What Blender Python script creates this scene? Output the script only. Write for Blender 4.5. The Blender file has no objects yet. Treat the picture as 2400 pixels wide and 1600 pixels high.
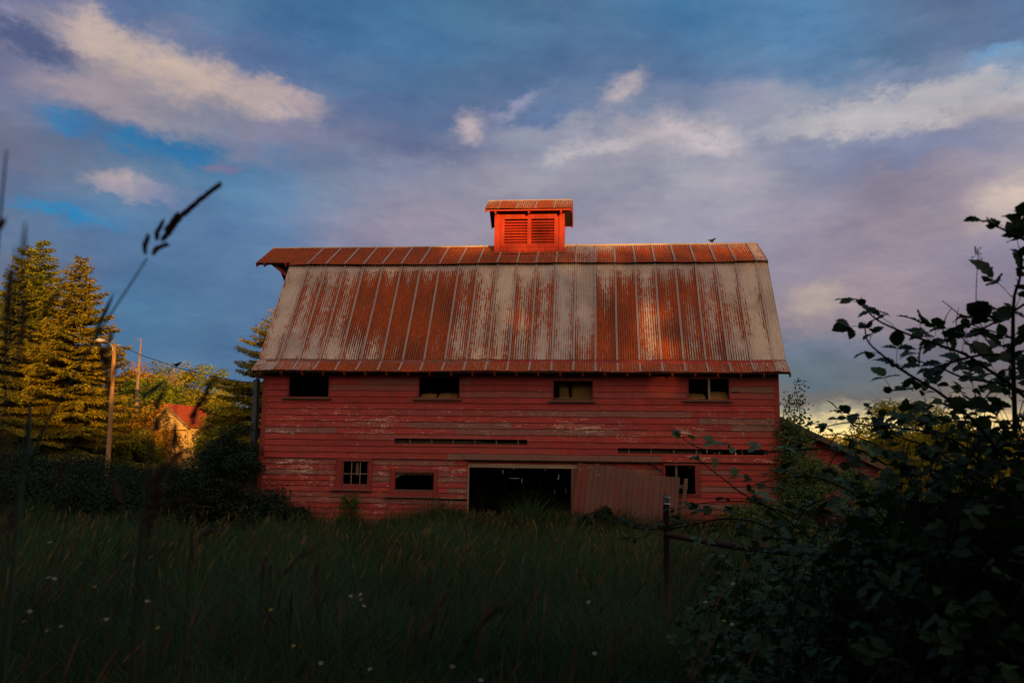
import bpy, math, random
import numpy as np
from mathutils import Vector, Matrix
random.seed(7); rng = np.random.default_rng(11)
S = bpy.context.scene; COL = S.collection
R = math.radians
# ------------------------------------------------------------------ camera
f_, yaw, pit, rol = 2036.7449, .0956, .1595, .0157
C0 = np.array([9.4674, -24.2077, 1.6])
Fv = np.array([-math.sin(yaw)*math.cos(pit), math.cos(yaw)*math.cos(pit), math.sin(pit)])
Rv = np.array([math.cos(yaw), math.sin(yaw), 0]); Uv = np.cross(Rv, Fv)
R2 = math.cos(rol)*Rv+math.sin(rol)*Uv; U2 = -math.sin(rol)*Rv+math.cos(rol)*Uv
cd = bpy.data.cameras.new('camera'); cam = bpy.data.objects.new('camera', cd); COL.objects.link(cam)
m = Matrix.Identity(4)
for i in range(3):
    m[i][0] = R2[i]; m[i][1] = U2[i]; m[i][2] = -Fv[i]; m[i][3] = C0[i]
cam.matrix_world = m
cd.sensor_width = 36; cd.lens = f_/2400*36; cd.clip_start = .05; cd.clip_end = 3000
cd.dof.use_dof = True; cd.dof.focus_distance = 24; cd.dof.aperture_fstop = 5.0
S.camera = cam
S.view_settings.view_transform = 'Standard'; S.view_settings.look = 'None'
S.view_settings.exposure = 0; S.view_settings.gamma = 1
S.render.resolution_x = 1024; S.render.resolution_y = 682
def ray(px, py): return Fv+R2*(px-1200)/f_+U2*(800-py)/f_
def pixY(px, py, Y):                       # world point seen at a photo pixel, on the plane y=Y
    d = ray(px, py); return C0+d*(Y-C0[1])/d[1]
def pixD(px, py, D):                       # same at distance D along the view axis
    return C0+ray(px, py)*D
# ------------------------------------------------------------------ sun
SUN_AZ, SUN_EL = R(24), R(5.0)             # behind the camera, to its right
sd = Vector((math.sin(SUN_AZ)*math.cos(SUN_EL), -math.cos(SUN_AZ)*math.cos(SUN_EL), math.sin(SUN_EL)))
sl = bpy.data.lights.new('sun', 'SUN'); sl.energy = 5; sl.angle = R(.5); sl.color = (1, .50, .13)
so = bpy.data.objects.new('sun', sl); COL.objects.link(so)
so.rotation_euler = sd.to_track_quat('Z', 'Y').to_euler(); so.location = (30, -60, 40)
# ------------------------------------------------------------------ world
def s2l(c):
    return tuple(((v/255)/12.92 if v/255 <= .04045 else ((v/255+.055)/1.055)**2.4) for v in c)
W = bpy.data.worlds.new('World'); S.world = W; W.use_nodes = True
nt = W.node_tree; nt.nodes.clear()
class NG:
    def __init__(s, nt): s.nt = nt
    def n(s, t, **k):
        o = s.nt.nodes.new(t)
        for a, b in k.items(): setattr(o, a, b)
        return o
    def l(s, a, b): s.nt.links.new(a, b)
    def setin(s, sock, v):
        if isinstance(v, bpy.types.NodeSocket): s.l(v, sock)
        else: sock.default_value = v
    def math(s, op, a, b=None, c=None, clamp=False):
        o = s.n('ShaderNodeMath', operation=op, use_clamp=clamp); s.setin(o.inputs[0], a)
        if b is not None: s.setin(o.inputs[1], b)
        if c is not None: s.setin(o.inputs[2], c)
        return o.outputs[0]
    def vmath(s, op, a, b=None):
        o = s.n('ShaderNodeVectorMath', operation=op); s.setin(o.inputs[0], a)
        if b is not None:
            s.setin(o.inputs['Scale' if op == 'SCALE' else 1], b)
        return o.outputs['Value' if op in ('LENGTH', 'DOT_PRODUCT') else 'Vector']
    def mix(s, fac, a, b, blend='MIX'):
        o = s.n('ShaderNodeMix', data_type='RGBA', blend_type=blend)
        s.setin(o.inputs[0], fac)
        s.setin(o.inputs[6], a if isinstance(a, bpy.types.NodeSocket) else tuple(a)[:3]+(1,))
        s.setin(o.inputs[7], b if isinstance(b, bpy.types.NodeSocket) else tuple(b)[:3]+(1,))
        return o.outputs[2]
    def ramp(s, v, lo, hi, a=0., b=1., smooth=True):
        o = s.n('ShaderNodeMapRange', interpolation_type='SMOOTHSTEP' if smooth else 'LINEAR')
        s.setin(o.inputs[0], v)
        for i, x in enumerate((lo, hi, a, b)): s.setin(o.inputs[i+1], x)
        return o.outputs[0]
    def noise(s, vec, scale, detail=4, rough=.55, col=False, dist=0, lac=2):
        o = s.n('ShaderNodeTexNoise'); s.setin(o.inputs['Vector'], vec)
        o.inputs['Scale'].default_value = scale; o.inputs['Detail'].default_value = detail
        o.inputs['Roughness'].default_value = rough; o.inputs['Distortion'].default_value = dist
        return o.outputs['Color' if col else 'Fac']
    def mapping(s, vec, loc=(0, 0, 0), rot=(0, 0, 0), sc=(1, 1, 1), typ='POINT'):
        o = s.n('ShaderNodeMapping', vector_type=typ); s.setin(o.inputs[0], vec)
        o.inputs['Location'].default_value = loc; o.inputs['Rotation'].default_value = rot
        o.inputs['Scale'].default_value = sc
        return o.outputs[0]
    def comb(s, x, y, z=0):
        o = s.n('ShaderNodeCombineXYZ')
        for i, v in enumerate((x, y, z)): s.setin(o.inputs[i], v)
        return o.outputs[0]
g = NG(nt)
tc = g.n('ShaderNodeTexCoord'); sx = g.n('ShaderNodeSeparateXYZ'); g.l(tc.outputs['Generated'], sx.inputs[0])
X, Y, Z = sx.outputs
az = g.math('MULTIPLY', g.math('ARCTAN2', X, Y), 180/math.pi)
el = g.math('MULTIPLY', g.math('ARCSINE', Z), 180/math.pi)
P = g.comb(az, el)
def azel(px, py):
    d = ray(px, py); d = d/np.linalg.norm(d)
    return math.degrees(math.atan2(d[0], d[1])), math.degrees(math.asin(d[2]))
# cloud deck: colours read off at a lattice of directions, frayed by a domain warp in degrees
w1 = g.vmath('SCALE', g.vmath('SUBTRACT', g.noise(g.mapping(P, sc=(.55, 1, 1)), .16, 4, .55, True), (.5, .5, .5)), 4.2)
w2 = g.vmath('SCALE', g.vmath('SUBTRACT', g.noise(g.mapping(P, loc=(31, 7, 3), sc=(.6, 1, 1)), .6, 8, .68, True), (.5, .5, .5)), 3.4)
PW = g.vmath('ADD', P, g.vmath('ADD', w1, w2))
PS = g.vmath('ADD', P, w2)
sky = g.n('ShaderNodeTexSky', sky_type='NISHITA'); sky.sun_disc = False
sky.sun_elevation = SUN_EL; sky.sun_rotation = math.pi-SUN_AZ; sky.dust_density = 2.5
SK = .1                                      # background strength; cloud radiances are divided by it
TX = np.arange(16)*160.
TY = np.array([0, 60, 120, 180, 240, 300, 360, 420, 480, 560, 640, 720, 800, 870, 930, 962, 1000, 1060])
TBL = """115,125,165 110,120,165 85,115,165 95,130,175 70,115,160 60,105,155 72,118,165 70,110,150 72,105,145 80,115,160 70,125,175 85,125,170 80,130,180 85,120,165 95,110,150 85,115,160
140,135,165 120,122,162 105,122,165 88,118,165 70,112,160 65,110,160 72,125,175 72,112,155 75,110,155 80,120,165 80,130,180 88,130,175 85,130,180 85,110,150 100,115,155 95,120,165
90,105,150 95,110,155 165,155,175 100,115,160 80,110,160 75,110,158 75,115,165 75,112,155 80,115,160 85,115,160 85,120,165 85,125,170 95,130,175 80,115,155 110,140,180 115,150,190
95,105,150 170,160,178 185,175,182 160,150,175 95,115,160 80,110,155 75,110,155 80,110,150 85,115,160 95,120,165 90,120,165 110,132,175 85,120,165 100,125,170 140,150,185 125,145,185
125,125,160 160,150,168 170,160,178 175,165,178 160,150,172 92,112,158 85,110,155 92,114,158 95,120,165 98,124,168 110,130,170 145,152,185 165,165,185 170,170,188 180,175,185 175,170,185
100,115,155 80,118,168 95,115,155 95,118,160 130,130,168 112,120,160 95,110,155 105,120,162 100,125,168 150,152,180 170,166,186 125,140,175 160,160,182 140,148,182 135,145,180 155,158,185
105,105,135 100,115,150 66,124,172 64,124,172 95,130,175 125,128,160 100,112,152 140,145,175 165,162,182 160,160,182 175,172,188 150,150,178 125,140,175 125,132,172 120,125,165 150,155,185
105,108,140 105,115,150 118,132,166 80,125,170 90,132,178 115,140,178 135,145,180 150,148,175 145,150,178 135,140,172 140,148,178 140,142,172 135,138,172 140,135,162 145,140,168 178,170,184
85,118,160 70,125,178 90,125,170 85,120,168 95,135,182 130,135,170 140,138,170 142,142,172 135,140,172 140,142,172 140,145,175 155,155,182 140,138,168 142,135,162 150,142,165 175,166,180
100,110,145 90,110,150 85,118,165 80,115,162 95,128,175 130,130,165 142,138,170 140,138,168 145,142,172 148,148,178 135,140,172 138,138,170 145,138,165 148,138,162 140,138,168 140,138,172
95,105,140 90,108,148 70,108,155 72,105,152 90,125,170 125,130,165 135,133,165 135,133,165 135,133,165 135,133,165 130,130,163 122,122,155 130,125,155 145,135,160 140,135,165 135,130,160
75,105,145 75,106,148 72,118,165 68,105,150 85,120,165 100,122,162 120,125,160 120,125,160 120,125,160 120,125,160 130,127,158 140,130,152 158,145,155 140,130,152 135,125,150 130,120,145
70,105,145 70,105,145 68,110,155 65,100,145 70,105,150 85,110,152 95,115,152 100,118,152 105,118,150 110,118,150 118,120,150 125,120,145 120,118,148 125,120,145 125,118,138 120,112,130
75,110,155 75,110,155 75,110,155 75,110,155 75,110,155 80,112,152 85,115,150 88,115,150 90,118,150 90,118,150 90,120,148 90,120,148 85,120,150 108,118,138 120,112,125 115,108,120
80,110,150 80,110,150 80,110,150 80,110,150 80,110,150 82,112,150 88,112,148 90,112,140 95,112,135 100,110,128 105,110,120 110,110,115 112,108,112 118,110,112 120,110,110 120,110,110
90,115,150 90,115,150 90,115,150 90,115,150 90,115,150 92,115,148 95,116,145 100,116,140 110,120,138 118,125,138 128,134,138 140,142,140 150,150,142 155,150,140 160,150,138 160,150,135
100,118,148 100,118,148 100,118,148 100,118,148 100,118,148 105,120,146 110,122,144 120,126,140 140,138,135 170,160,140 205,190,150 235,215,165 250,225,165 250,225,165 250,220,160 245,215,160
110,120,145 110,120,145 110,120,145 110,120,145 110,120,145 115,122,142 125,128,140 140,136,136 165,150,130 195,170,130 225,185,130 245,200,125 250,200,120 250,200,120 250,200,120 245,195,120"""
TBL = np.array([[[float(v) for v in c_.split(',')] for c_ in r_.split()] for r_ in TBL.split('\n')])
wt_ = np.clip((TBL[..., 0]-105)/35, 0, 1)*(TBL[..., 2] > 125)
TBL[..., 0] += 11*wt_; TBL[..., 1] += 5*wt_; TBL[..., 2] += -4-1*wt_
def table(px, py):
    i = min(max(px/160., 0), 14.999); j = min(int(np.searchsorted(TY, py, side='right'))-1, len(TY)-2); j = max(j, 0)
    v = min(max((py-TY[j])/(TY[j+1]-TY[j]), 0), 1); u = i-int(i); i = int(i)
    return (TBL[j, i]*(1-u)+TBL[j, i+1]*u)*(1-v)+(TBL[j+1, i]*(1-u)+TBL[j+1, i+1]*u)*v
def rad(c, k=1.):
    l = s2l(c); return tuple(v*k/SK for v in l)
AZ = np.linspace(-40, 31, 27); EL = [-2, 2.6, 3.6, 4.6, 5.4, 6.4, 8, 10, 12, 14, 16, 18, 20, 22, 24, 26, 28, 30, 32, 35]
sp = g.n('ShaderNodeSeparateXYZ'); g.l(PW, sp.inputs[0]); sps = g.n('ShaderNodeSeparateXYZ'); g.l(PS, sps.inputs[0])
ua = g.ramp(sp.outputs[0], float(AZ[0]), float(AZ[-1]), 0., 1., False)
c = None
for j, e_ in enumerate(EL):
    cr_ = g.n('ShaderNodeValToRGB'); cr_.color_ramp.interpolation = 'B_SPLINE'; g.l(ua, cr_.inputs[0]); els = cr_.color_ramp.elements
    for i, a_ in enumerate(AZ):
        d = np.array([math.sin(R(a_))*math.cos(R(e_)), math.cos(R(a_))*math.cos(R(e_)), math.sin(R(e_))]); w_ = d@Fv
        px, py = 1200+f_*(d@R2)/w_, 800-f_*(d@U2)/w_
        col = s2l(table(px, py)) + (1,); t = i/(len(AZ)-1)
        q = els[0] if i == 0 else els[len(els)-1] if i == len(AZ)-1 else els.new(t)
        q.color = col; q.position = t
    if c is None: c = cr_.outputs[0]
    else: c = g.mix(g.ramp(sp.outputs[1] if e_ > 7 else sps.outputs[1], float(EL[j-1]), float(e_), 0., 1.), c, cr_.outputs[0])
c = g.vmath('SCALE', c, 1/SK)
c = g.mix(.06, c, sky.outputs[0])
def blob(px, py, rx, ry, rot, col, st, hard=.15, P_=None):
    """one cloud feature: centre and half-sizes as seen from the camera, angle in degrees, colour, strength"""
    global c
    a, e = azel(px, py); k = math.degrees(1/f_)
    m_ = g.mapping(P_ or PS, loc=(a, e, 0), rot=(0, 0, R(rot)), sc=(rx*k/math.cos(R(e)), ry*k, 1), typ='TEXTURE')
    c = g.mix(g.ramp(g.vmath('LENGTH', m_), 1., hard, 0., st), c, rad(col))
blob(400, 165, 350, 80, -8, (206, 184, 172), .85, .15)
blob(225, 80, 90, 70, -40, (200, 180, 174), .85, .2)
blob(660, 225, 150, 46, -12, (190, 168, 168), .75, .1)
blob(85, 100, 110, 52, -10, (80, 94, 134), .9, .3)
blob(15, 25, 42, 34, 0, (150, 145, 175), .8)
blob(160, 285, 80, 34, -12, (62, 128, 182), .85)
blob(400, 345, 170, 44, -10, (48, 122, 176), .9)
blob(285, 322, 50, 26, 0, (48, 130, 184), .7)
blob(280, 425, 100, 40, -4, (190, 172, 172), .9, 0)
blob(340, 450, 150, 26, -4, (140, 142, 174), .6)
blob(515, 388, 66, 22, 14, (124, 120, 152), .85, .3)
blob(150, 502, 150, 24, -6, (44, 132, 186), .9, .2)
blob(1105, 298, 52, 60, 20, (198, 180, 186), .9, 0)
blob(1205, 250, 110, 26, 24, (156, 156, 186), .9, 0)
blob(1462, 205, 90, 46, 22, (190, 178, 184), .95, 0)
blob(1300, 265, 150, 30, 12, (88, 116, 162), .6)
blob(1640, 330, 130, 60, -20, (208, 194, 198), .85, 0)
blob(1400, 345, 210, 30, 8, (190, 182, 190), .75, 0)
blob(2130, 252, 400, 58, 2, (190, 186, 192), .8, .4)
blob(2060, 345, 330, 46, -2, (128, 138, 170), .75, .3)
blob(2380, 470, 130, 80, 10, (206, 188, 180), .9, 0)
blob(1920, 705, 120, 60, 10, (188, 170, 158), .6)
blob(2330, 130, 80, 26, 0, (112, 160, 205), .6)
# fine streaks over the whole deck
fb = g.noise(g.mapping(P, rot=(0, 0, R(8)), sc=(.45, 1.25, 1)), .32, 9, .68)
fm = g.noise(g.mapping(PS, loc=(5, 9, 2), rot=(0, 0, R(-6)), sc=(.5, 1., 1)), .14, 3, .5)
fv = g.math('ADD', g.math('MULTIPLY', g.ramp(fm, .3, .7), .22), .88)
c = g.mix(1., c, g.comb(fv, fv, g.math('ADD', g.math('MULTIPLY', fv, .8), .2)), 'MULTIPLY')
c = g.mix(1., c, g.comb(g.ramp(fb, .25, .75, .74, 1.28, False), g.ramp(fb, .25, .75, .79, 1.22, False), g.ramp(fb, .25, .75, .86, 1.10, False)), 'MULTIPLY')
# behind the camera: the bright sunset side of the sky
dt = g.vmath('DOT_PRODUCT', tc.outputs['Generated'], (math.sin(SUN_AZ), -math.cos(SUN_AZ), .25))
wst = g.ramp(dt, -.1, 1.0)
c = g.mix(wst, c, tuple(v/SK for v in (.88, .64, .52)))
low = g.ramp(Z, .0, -.05)
c = g.mix(low, c, tuple(v/SK for v in (.02, .02, .015)))
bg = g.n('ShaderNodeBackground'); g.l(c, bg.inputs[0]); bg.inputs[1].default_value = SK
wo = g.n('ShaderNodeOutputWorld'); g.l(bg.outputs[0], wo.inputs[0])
try: W.cycles.sampling_method = 'MANUAL'; W.cycles.sample_map_resolution = 512
except Exception: pass

# ------------------------------------------------------------------ helpers
def tag(o, label=None, cat=None, group=None, kind=None):
    for k, v in (('label', label), ('category', cat), ('group', group), ('kind', kind)):
        if v: o[k] = v
    return o
def empty(name, loc, label=None, cat=None, group=None):
    o = bpy.data.objects.new(name, None); o.empty_display_size = .2; COL.objects.link(o); o.location = [float(v) for v in loc]
    return tag(o, label, cat, group)
class MB:
    def __init__(s): s.v = []; s.f = []; s.at = {}
    def add(s, vs, fs, **at):
        b = len(s.v); s.v.extend([tuple(float(q) for q in p) for p in vs]); s.f.extend([tuple(i+b for i in q) for q in fs])
        for k, a in at.items():
            L = s.at.setdefault(k, []); L.extend([0.]*(b-len(L)))
            L.extend(list(a) if hasattr(a, '__len__') else [a]*len(vs))
        return s
    def box(s, a, b, **at):
        x0, y0, z0 = a; x1, y1, z1 = b
        vs = [(x0, y0, z0), (x1, y0, z0), (x1, y1, z0), (x0, y1, z0), (x0, y0, z1), (x1, y0, z1), (x1, y1, z1), (x0, y1, z1)]
        return s.add(vs, [(0, 3, 2, 1), (4, 5, 6, 7), (0, 1, 5, 4), (1, 2, 6, 5), (2, 3, 7, 6), (3, 0, 4, 7)], **at)
    def hexa(s, vs, **at):                     # 8 corners: bottom 4 then top 4
        return s.add(vs, [(0, 3, 2, 1), (4, 5, 6, 7), (0, 1, 5, 4), (1, 2, 6, 5), (2, 3, 7, 6), (3, 0, 4, 7)], **at)
    def bar(s, p, q, w, h, up=(0, 0, 1), **at):
        p = Vector([float(i) for i in p]); q = Vector([float(i) for i in q]); d = (q-p).normalized(); u = Vector(up)
        r = d.cross(u); r = (r if r.length > 1e-4 else d.cross(Vector((1, 0, 0)))).normalized(); u = r.cross(d)
        vs = []
        for c_ in (p, q):
            for a, b in ((-1, -1), (1, -1), (1, 1), (-1, 1)): vs.append(c_+r*a*w/2+u*b*h/2)
        return s.add(vs, [(0, 1, 2, 3), (7, 6, 5, 4), (0, 4, 5, 1), (1, 5, 6, 2), (2, 6, 7, 3), (3, 7, 4, 0)], **at)
    def tube(s, pts, rad_, n=6, **at):
        P_ = [Vector([float(i) for i in p]) for p in pts]; k = len(P_)
        if not hasattr(rad_, '__len__'): rad_ = [rad_]*k
        vs = []; ref = Vector((.13, .21, 1)).normalized()
        for i, p in enumerate(P_):
            d = (P_[min(i+1, k-1)]-P_[max(i-1, 0)]).normalized()
            a = d.cross(ref)
            if a.length < .05: a = d.cross(Vector((1, 0, 0)))
            a.normalize(); b = d.cross(a)
            for j in range(n):
                t = 2*math.pi*j/n; vs.append(p+(a*math.cos(t)+b*math.sin(t))*rad_[i])
        fs = [(i*n+j, i*n+(j+1) % n, (i+1)*n+(j+1) % n, (i+1)*n+j) for i in range(k-1) for j in range(n)]
        fs += [tuple(range(n)), tuple(range((k-1)*n, k*n))[::-1]]
        return s.add(vs, fs, **at)
    def build(s, name, mat, parent=None, smooth=False, bevel=0):
        me = bpy.data.meshes.new(name); me.from_pydata(s.v, [], s.f)
        for k, a in s.at.items():
            a = list(a)+[0.]*(len(s.v)-len(a))
            me.attributes.new(k, 'FLOAT', 'POINT').data.foreach_set('value', np.array(a, dtype=np.float32))
        return link(name, me, mat, parent, smooth, bevel)
def link(name, me, mat, parent=None, smooth=False, bevel=0):
    me.materials.append(mat)
    if smooth: me.polygons.foreach_set('use_smooth', [True]*len(me.polygons))
    o = bpy.data.objects.new(name, me); COL.objects.link(o)
    if bevel:
        b = o.modifiers.new('bevel', 'BEVEL'); b.width = bevel; b.segments = 2; b.limit_method = 'ANGLE'
    if parent:
        o.parent = parent                      # the parent carries only a location
        l = Vector((0, 0, 0)); q = parent
        while q: l += q.location; q = q.parent
        me.transform(Matrix.Translation(-l))
    return o
def nmesh(name, V, Q, mat, parent=None, at=None, smooth=False):
    """numpy mesh of quads"""
    me = bpy.data.meshes.new(name); V = np.asarray(V, np.float32).reshape(-1, 3); Q = np.asarray(Q, np.int32).reshape(-1, 4)
    me.vertices.add(len(V)); me.vertices.foreach_set('co', V.ravel())
    me.loops.add(Q.size); me.loops.foreach_set('vertex_index', Q.ravel())
    me.polygons.add(len(Q)); me.polygons.foreach_set('loop_start', np.arange(len(Q), dtype=np.int32)*4)
    me.polygons.foreach_set('loop_total', np.full(len(Q), 4, np.int32))
    for k, a in (at or {}).items():
        me.attributes.new(k, 'FLOAT', 'POINT').data.foreach_set('value', np.asarray(a, np.float32))
    me.update(calc_edges=True)
    return link(name, me, mat, parent, smooth)
def unit(a): return a/np.maximum(np.linalg.norm(a, axis=-1, keepdims=True), 1e-9)
def rhombs(P_, D, N, L, Wd, fold=.25):
    """one small folded leaf quad per point: base, side, tip, side; direction D, normal N"""
    D = unit(D); Sd = unit(np.cross(D, N)); Nn = np.cross(Sd, D)
    L = np.asarray(L).reshape(-1, 1); Wd = np.asarray(Wd).reshape(-1, 1)
    b = P_; t = P_+D*L-Nn*L*fold*.6; mid = P_+D*L*.45
    V = np.stack([b, mid+Sd*Wd/2+Nn*Wd*fold, t, mid-Sd*Wd/2+Nn*Wd*fold], 1)
    return V.reshape(-1, 3), np.arange(len(P_)*4).reshape(-1, 4)

# ------------------------------------------------------------------ materials
def newmat(name, rough=.7, spec=.3):
    m_ = bpy.data.materials.new(name); m_.use_nodes = True; n = m_.node_tree; b = n.nodes['Principled BSDF']
    b.inputs['Roughness'].default_value = rough; b.inputs['Specular IOR Level'].default_value = spec
    return m_, NG(n), b
def attr(g_, name):
    a = g_.n('ShaderNodeAttribute', attribute_name=name); return a.outputs['Fac']
def objc(g_): return g_.n('ShaderNodeTexCoord').outputs['Object']
def bump(g_, b, h, st=.3, dist=.01):
    bm = g_.n('ShaderNodeBump'); bm.inputs['Strength'].default_value = st; bm.inputs['Distance'].default_value = dist
    g_.l(h, bm.inputs['Height']); g_.l(bm.outputs[0], b.inputs['Normal'])
def wood(name, c1, c2, axis=0, sc=1., rough=.85):
    m_, G, b = newmat(name, rough, .15); P_ = objc(G)
    s_ = [14, 14, 14]; s_[axis] = .9
    n1 = G.noise(G.mapping(P_, sc=s_), 2*sc, 6, .65); n2 = G.noise(P_, 1.3, 3)
    col = G.mix(G.ramp(n1, .3, .7), c1, c2)
    col = G.mix(G.ramp(n2, .3, .75, 0, .5), col, tuple(v*.45 for v in c1))
    G.l(col, b.inputs['Base Color']); bump(G, b, n1, .5, .006)
    return m_
def leafmat(name, c1, c2, trans=.35, rough=.55, spec=.25, scale=1.2, tcol=None):
    m_, G, b = newmat(name, rough, spec); geo = G.n('ShaderNodeNewGeometry')
    n1 = G.noise(geo.outputs['Position'], scale, 3); rnd = attr(G, 'tone')
    col = G.mix(G.ramp(G.math('ADD', G.math('MULTIPLY', n1, .6), G.math('MULTIPLY', rnd, .4)), .25, .75), c1, c2)
    G.l(col, b.inputs['Base Color'])
    tr = G.n('ShaderNodeBsdfTranslucent'); G.l(G.mix(.5, col, tcol or c2), tr.inputs[0])
    mx = G.n('ShaderNodeMixShader'); mx.inputs[0].default_value = trans
    G.l(b.outputs[0], mx.inputs[1]); G.l(tr.outputs[0], mx.inputs[2])
    G.l(mx.outputs[0], G.nt.nodes['Material Output'].inputs[0])
    return m_
# red painted boards, flaking to pale primer and weathered grey wood
def redwood(name, axis=0, gain=1.):
    m_, G, b = newmat(name, .72, .2); P_ = objc(G)
    s_ = [9, 9, 9]; s_[axis] = 1.4
    Pm = G.mapping(P_, sc=s_)
    grain = G.noise(Pm, 3, 6, .65); big = G.noise(P_, .55, 4); med = G.noise(G.mapping(P_, sc=[2.5 if i != axis else 1 for i in range(3)]), 2.2, 5, .6)
    tone = attr(G, 'tone'); peel = attr(G, 'peel'); wear = attr(G, 'wear')
    col = G.mix(tone, (.46, .054, .038), (.31, .040, .030))
    col = G.mix(G.ramp(big, .35, .7, 0, .5), col, (.35, .058, .05))
    col = G.mix(G.ramp(med, .45, .75, 0, .6), col, (.2, .03, .028))
    gw = G.ramp(G.math('ADD', G.math('MULTIPLY', grain, .5), G.math('MULTIPLY', wear, .62)), .42, .72, 0, .85)
    col = G.mix(gw, col, (.21, .13, .095))
    pn = G.noise(G.mapping(P_, loc=(3, 5, 1), sc=[8 if i == 2 else 3 for i in range(3)] if axis == 0 else [7, 7, 2.2]), 4.5, 8, .75)
    pf = G.ramp(G.math('ADD', G.math('ADD', pn, G.math('MULTIPLY', G.math('SUBTRACT', G.noise(G.mapping(P_, sc=(1.2, 1, 5)), 2.2, 3), .5), .5)), G.math('MULTIPLY', peel, .34)), .73, .80, 0, .85)
    col = G.mix(pf, col, (.72, .5, .36))
    col = G.mix(G.ramp(grain, .5, .75, 0, .5), col, (.11, .035, .03))
    col = G.mix(G.ramp(G.noise(G.mapping(P_, loc=(7, 0, 2), sc=(3, 3, .5)), 1.6, 6, .7), .5, .72, 0, .55), col, (.13, .05, .045))
    if gain != 1: col = G.mix(1., col, (gain,)*3, 'MULTIPLY')
    G.l(col, b.inputs['Base Color']); bump(G, b, grain, .5, .005)
    return m_
M_RED = redwood('red_boards'); M_REDV = redwood('red_boards_vertical', 2, .72)
M_TRIM = redwood('red_trim', 2, .8); M_TRIMH = redwood('red_trim_level', 0, .85)
M_CUP = newmat('cupola_paint', .7, .2)
def _cup():
    m_, G, b = M_CUP; P_ = objc(G); n1 = G.noise(G.mapping(P_, sc=(6, 6, 1.2)), 3, 5); n2 = G.noise(P_, 3, 6, .7)
    col = G.mix(G.ramp(n1, .35, .7), (.62, .055, .02), (.40, .042, .018)); col = G.mix(G.ramp(n2, .48, .72, 0, .6), col, (.26, .09, .035))
    G.l(col, b.inputs['Base Color']); bump(G, b, n1, .4, .005)
_cup(); M_CUP = M_CUP[0]
M_OLDW = wood('old_timber', (.17, .115, .07), (.09, .06, .04)); M_OLDV = wood('old_timber_upright', (.2, .13, .085), (.11, .07, .045), 2)
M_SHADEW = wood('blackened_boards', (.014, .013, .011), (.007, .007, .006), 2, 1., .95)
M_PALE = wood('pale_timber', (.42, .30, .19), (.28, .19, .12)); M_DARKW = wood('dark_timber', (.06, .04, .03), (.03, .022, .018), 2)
M_POLE = wood('utility_pole_wood', (.66, .36, .15), (.45, .24, .10), 2, .6)
M_STUD = wood('stud_wood', (.26, .16, .09), (.15, .09, .05), 2)
# corrugated iron: galvanised sheet rusting where the 'rust' attribute is high
def iron():
    m_, G, b = newmat('corrugated_iron', .5, .15); P_ = objc(G)
    rust = attr(G, 'rust'); ridge = attr(G, 'ridge'); tone = attr(G, 'tone')
    st = G.noise(G.mapping(P_, sc=(22, 1.1, 1.1)), 1.2, 6, .7); sp = G.noise(G.mapping(P_, sc=(3, 1, 1)), 5, 6, .72)
    v = G.math('ADD', rust, G.math('MULTIPLY', G.math('SUBTRACT', st, .5), .7))
    v = G.math('ADD', v, G.math('MULTIPLY', G.math('SUBTRACT', sp, .5), 1.7))
    v = G.math('SUBTRACT', v, G.math('MULTIPLY', ridge, .36))
    fac = G.ramp(v, .21, .50)
    gal = G.mix(tone, (.64, .52, .38), (.49, .43, .36)); gal = G.mix(G.ramp(sp, .4, .7, 0, .4), gal, (.76, .57, .35))
    rc = G.mix(G.ramp(sp, .3, .7), (.24, .046, .014), (.44, .092, .022)); rc = G.mix(G.ramp(st, .5, .8, 0, .6), rc, (.17, .045, .025))
    gal = G.mix(G.ramp(G.math('ADD', G.noise(G.mapping(P_, loc=(9, 2, 4), sc=(5, .8, .8)), 2, 6, .7), G.math('MULTIPLY', rust, .15)), .5, .75, 0, .4), gal, (.34, .19, .10))
    col = G.mix(fac, gal, rc)
    col = G.mix(G.ramp(G.noise(G.mapping(P_, sc=(1, 1, 1)), 1.1, 4), .4, .7, 0, .35), col, (.13, .06, .035))
    G.l(col, b.inputs['Base Color']); G.l(G.math('MULTIPLY', G.math('SUBTRACT', 1., fac), .35), b.inputs['Metallic'])
    G.l(G.ramp(fac, 0, 1, .5, 1.), b.inputs['Roughness']); bump(G, b, sp, .35, .004)
    return m_
M_IRON = iron()
M_SEAM = newmat('galvanised_strip', .55, .4); M_SEAM[2].inputs['Base Color'].default_value = (.50, .41, .34, 1)
M_SEAM[2].inputs['Metallic'].default_value = .2; M_SEAM = M_SEAM[0]
def plain(name, col, rough=.7, spec=.2, metal=0, v=.35):
    m_, G, b = newmat(name, rough, spec); n1 = G.noise(objc(G), 4, 5, .6)
    G.l(G.mix(G.ramp(n1, .3, .7), col, tuple(x*(1-v) for x in col)), b.inputs['Base Color']); b.inputs['Metallic'].default_value = metal
    return m_
M_HAY = None
def _hay():
    global M_HAY
    M_HAY, G, b = newmat('hay', .95, .05); n1 = G.noise(G.mapping(objc(G), sc=(3, 12, 16)), 6, 6, .8)
    G.l(G.mix(G.ramp(n1, .35, .65), (.26, .15, .045), (.6, .36, .11)), b.inputs['Base Color']); bump(G, b, n1, .9, .03)
_hay()
M_PIPE = plain('dark_pipe', (.035, .045, .045), .5, .4); M_RUSTM = plain('rusty_steel', (.035, .020, .015), .8, .2, 0, .6)
M_WIRE = plain('wire', (.03, .03, .03), .5, .4); M_LAMP = plain('lamp_metal', (.55, .5, .42), .4, .4); M_CER = plain('white_insulator', (.35, .35, .34), .25, .5, 0, .1)
M_BIRD = plain('dark_plumage', (.02, .018, .016), .8)
M_SOIL = None
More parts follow.
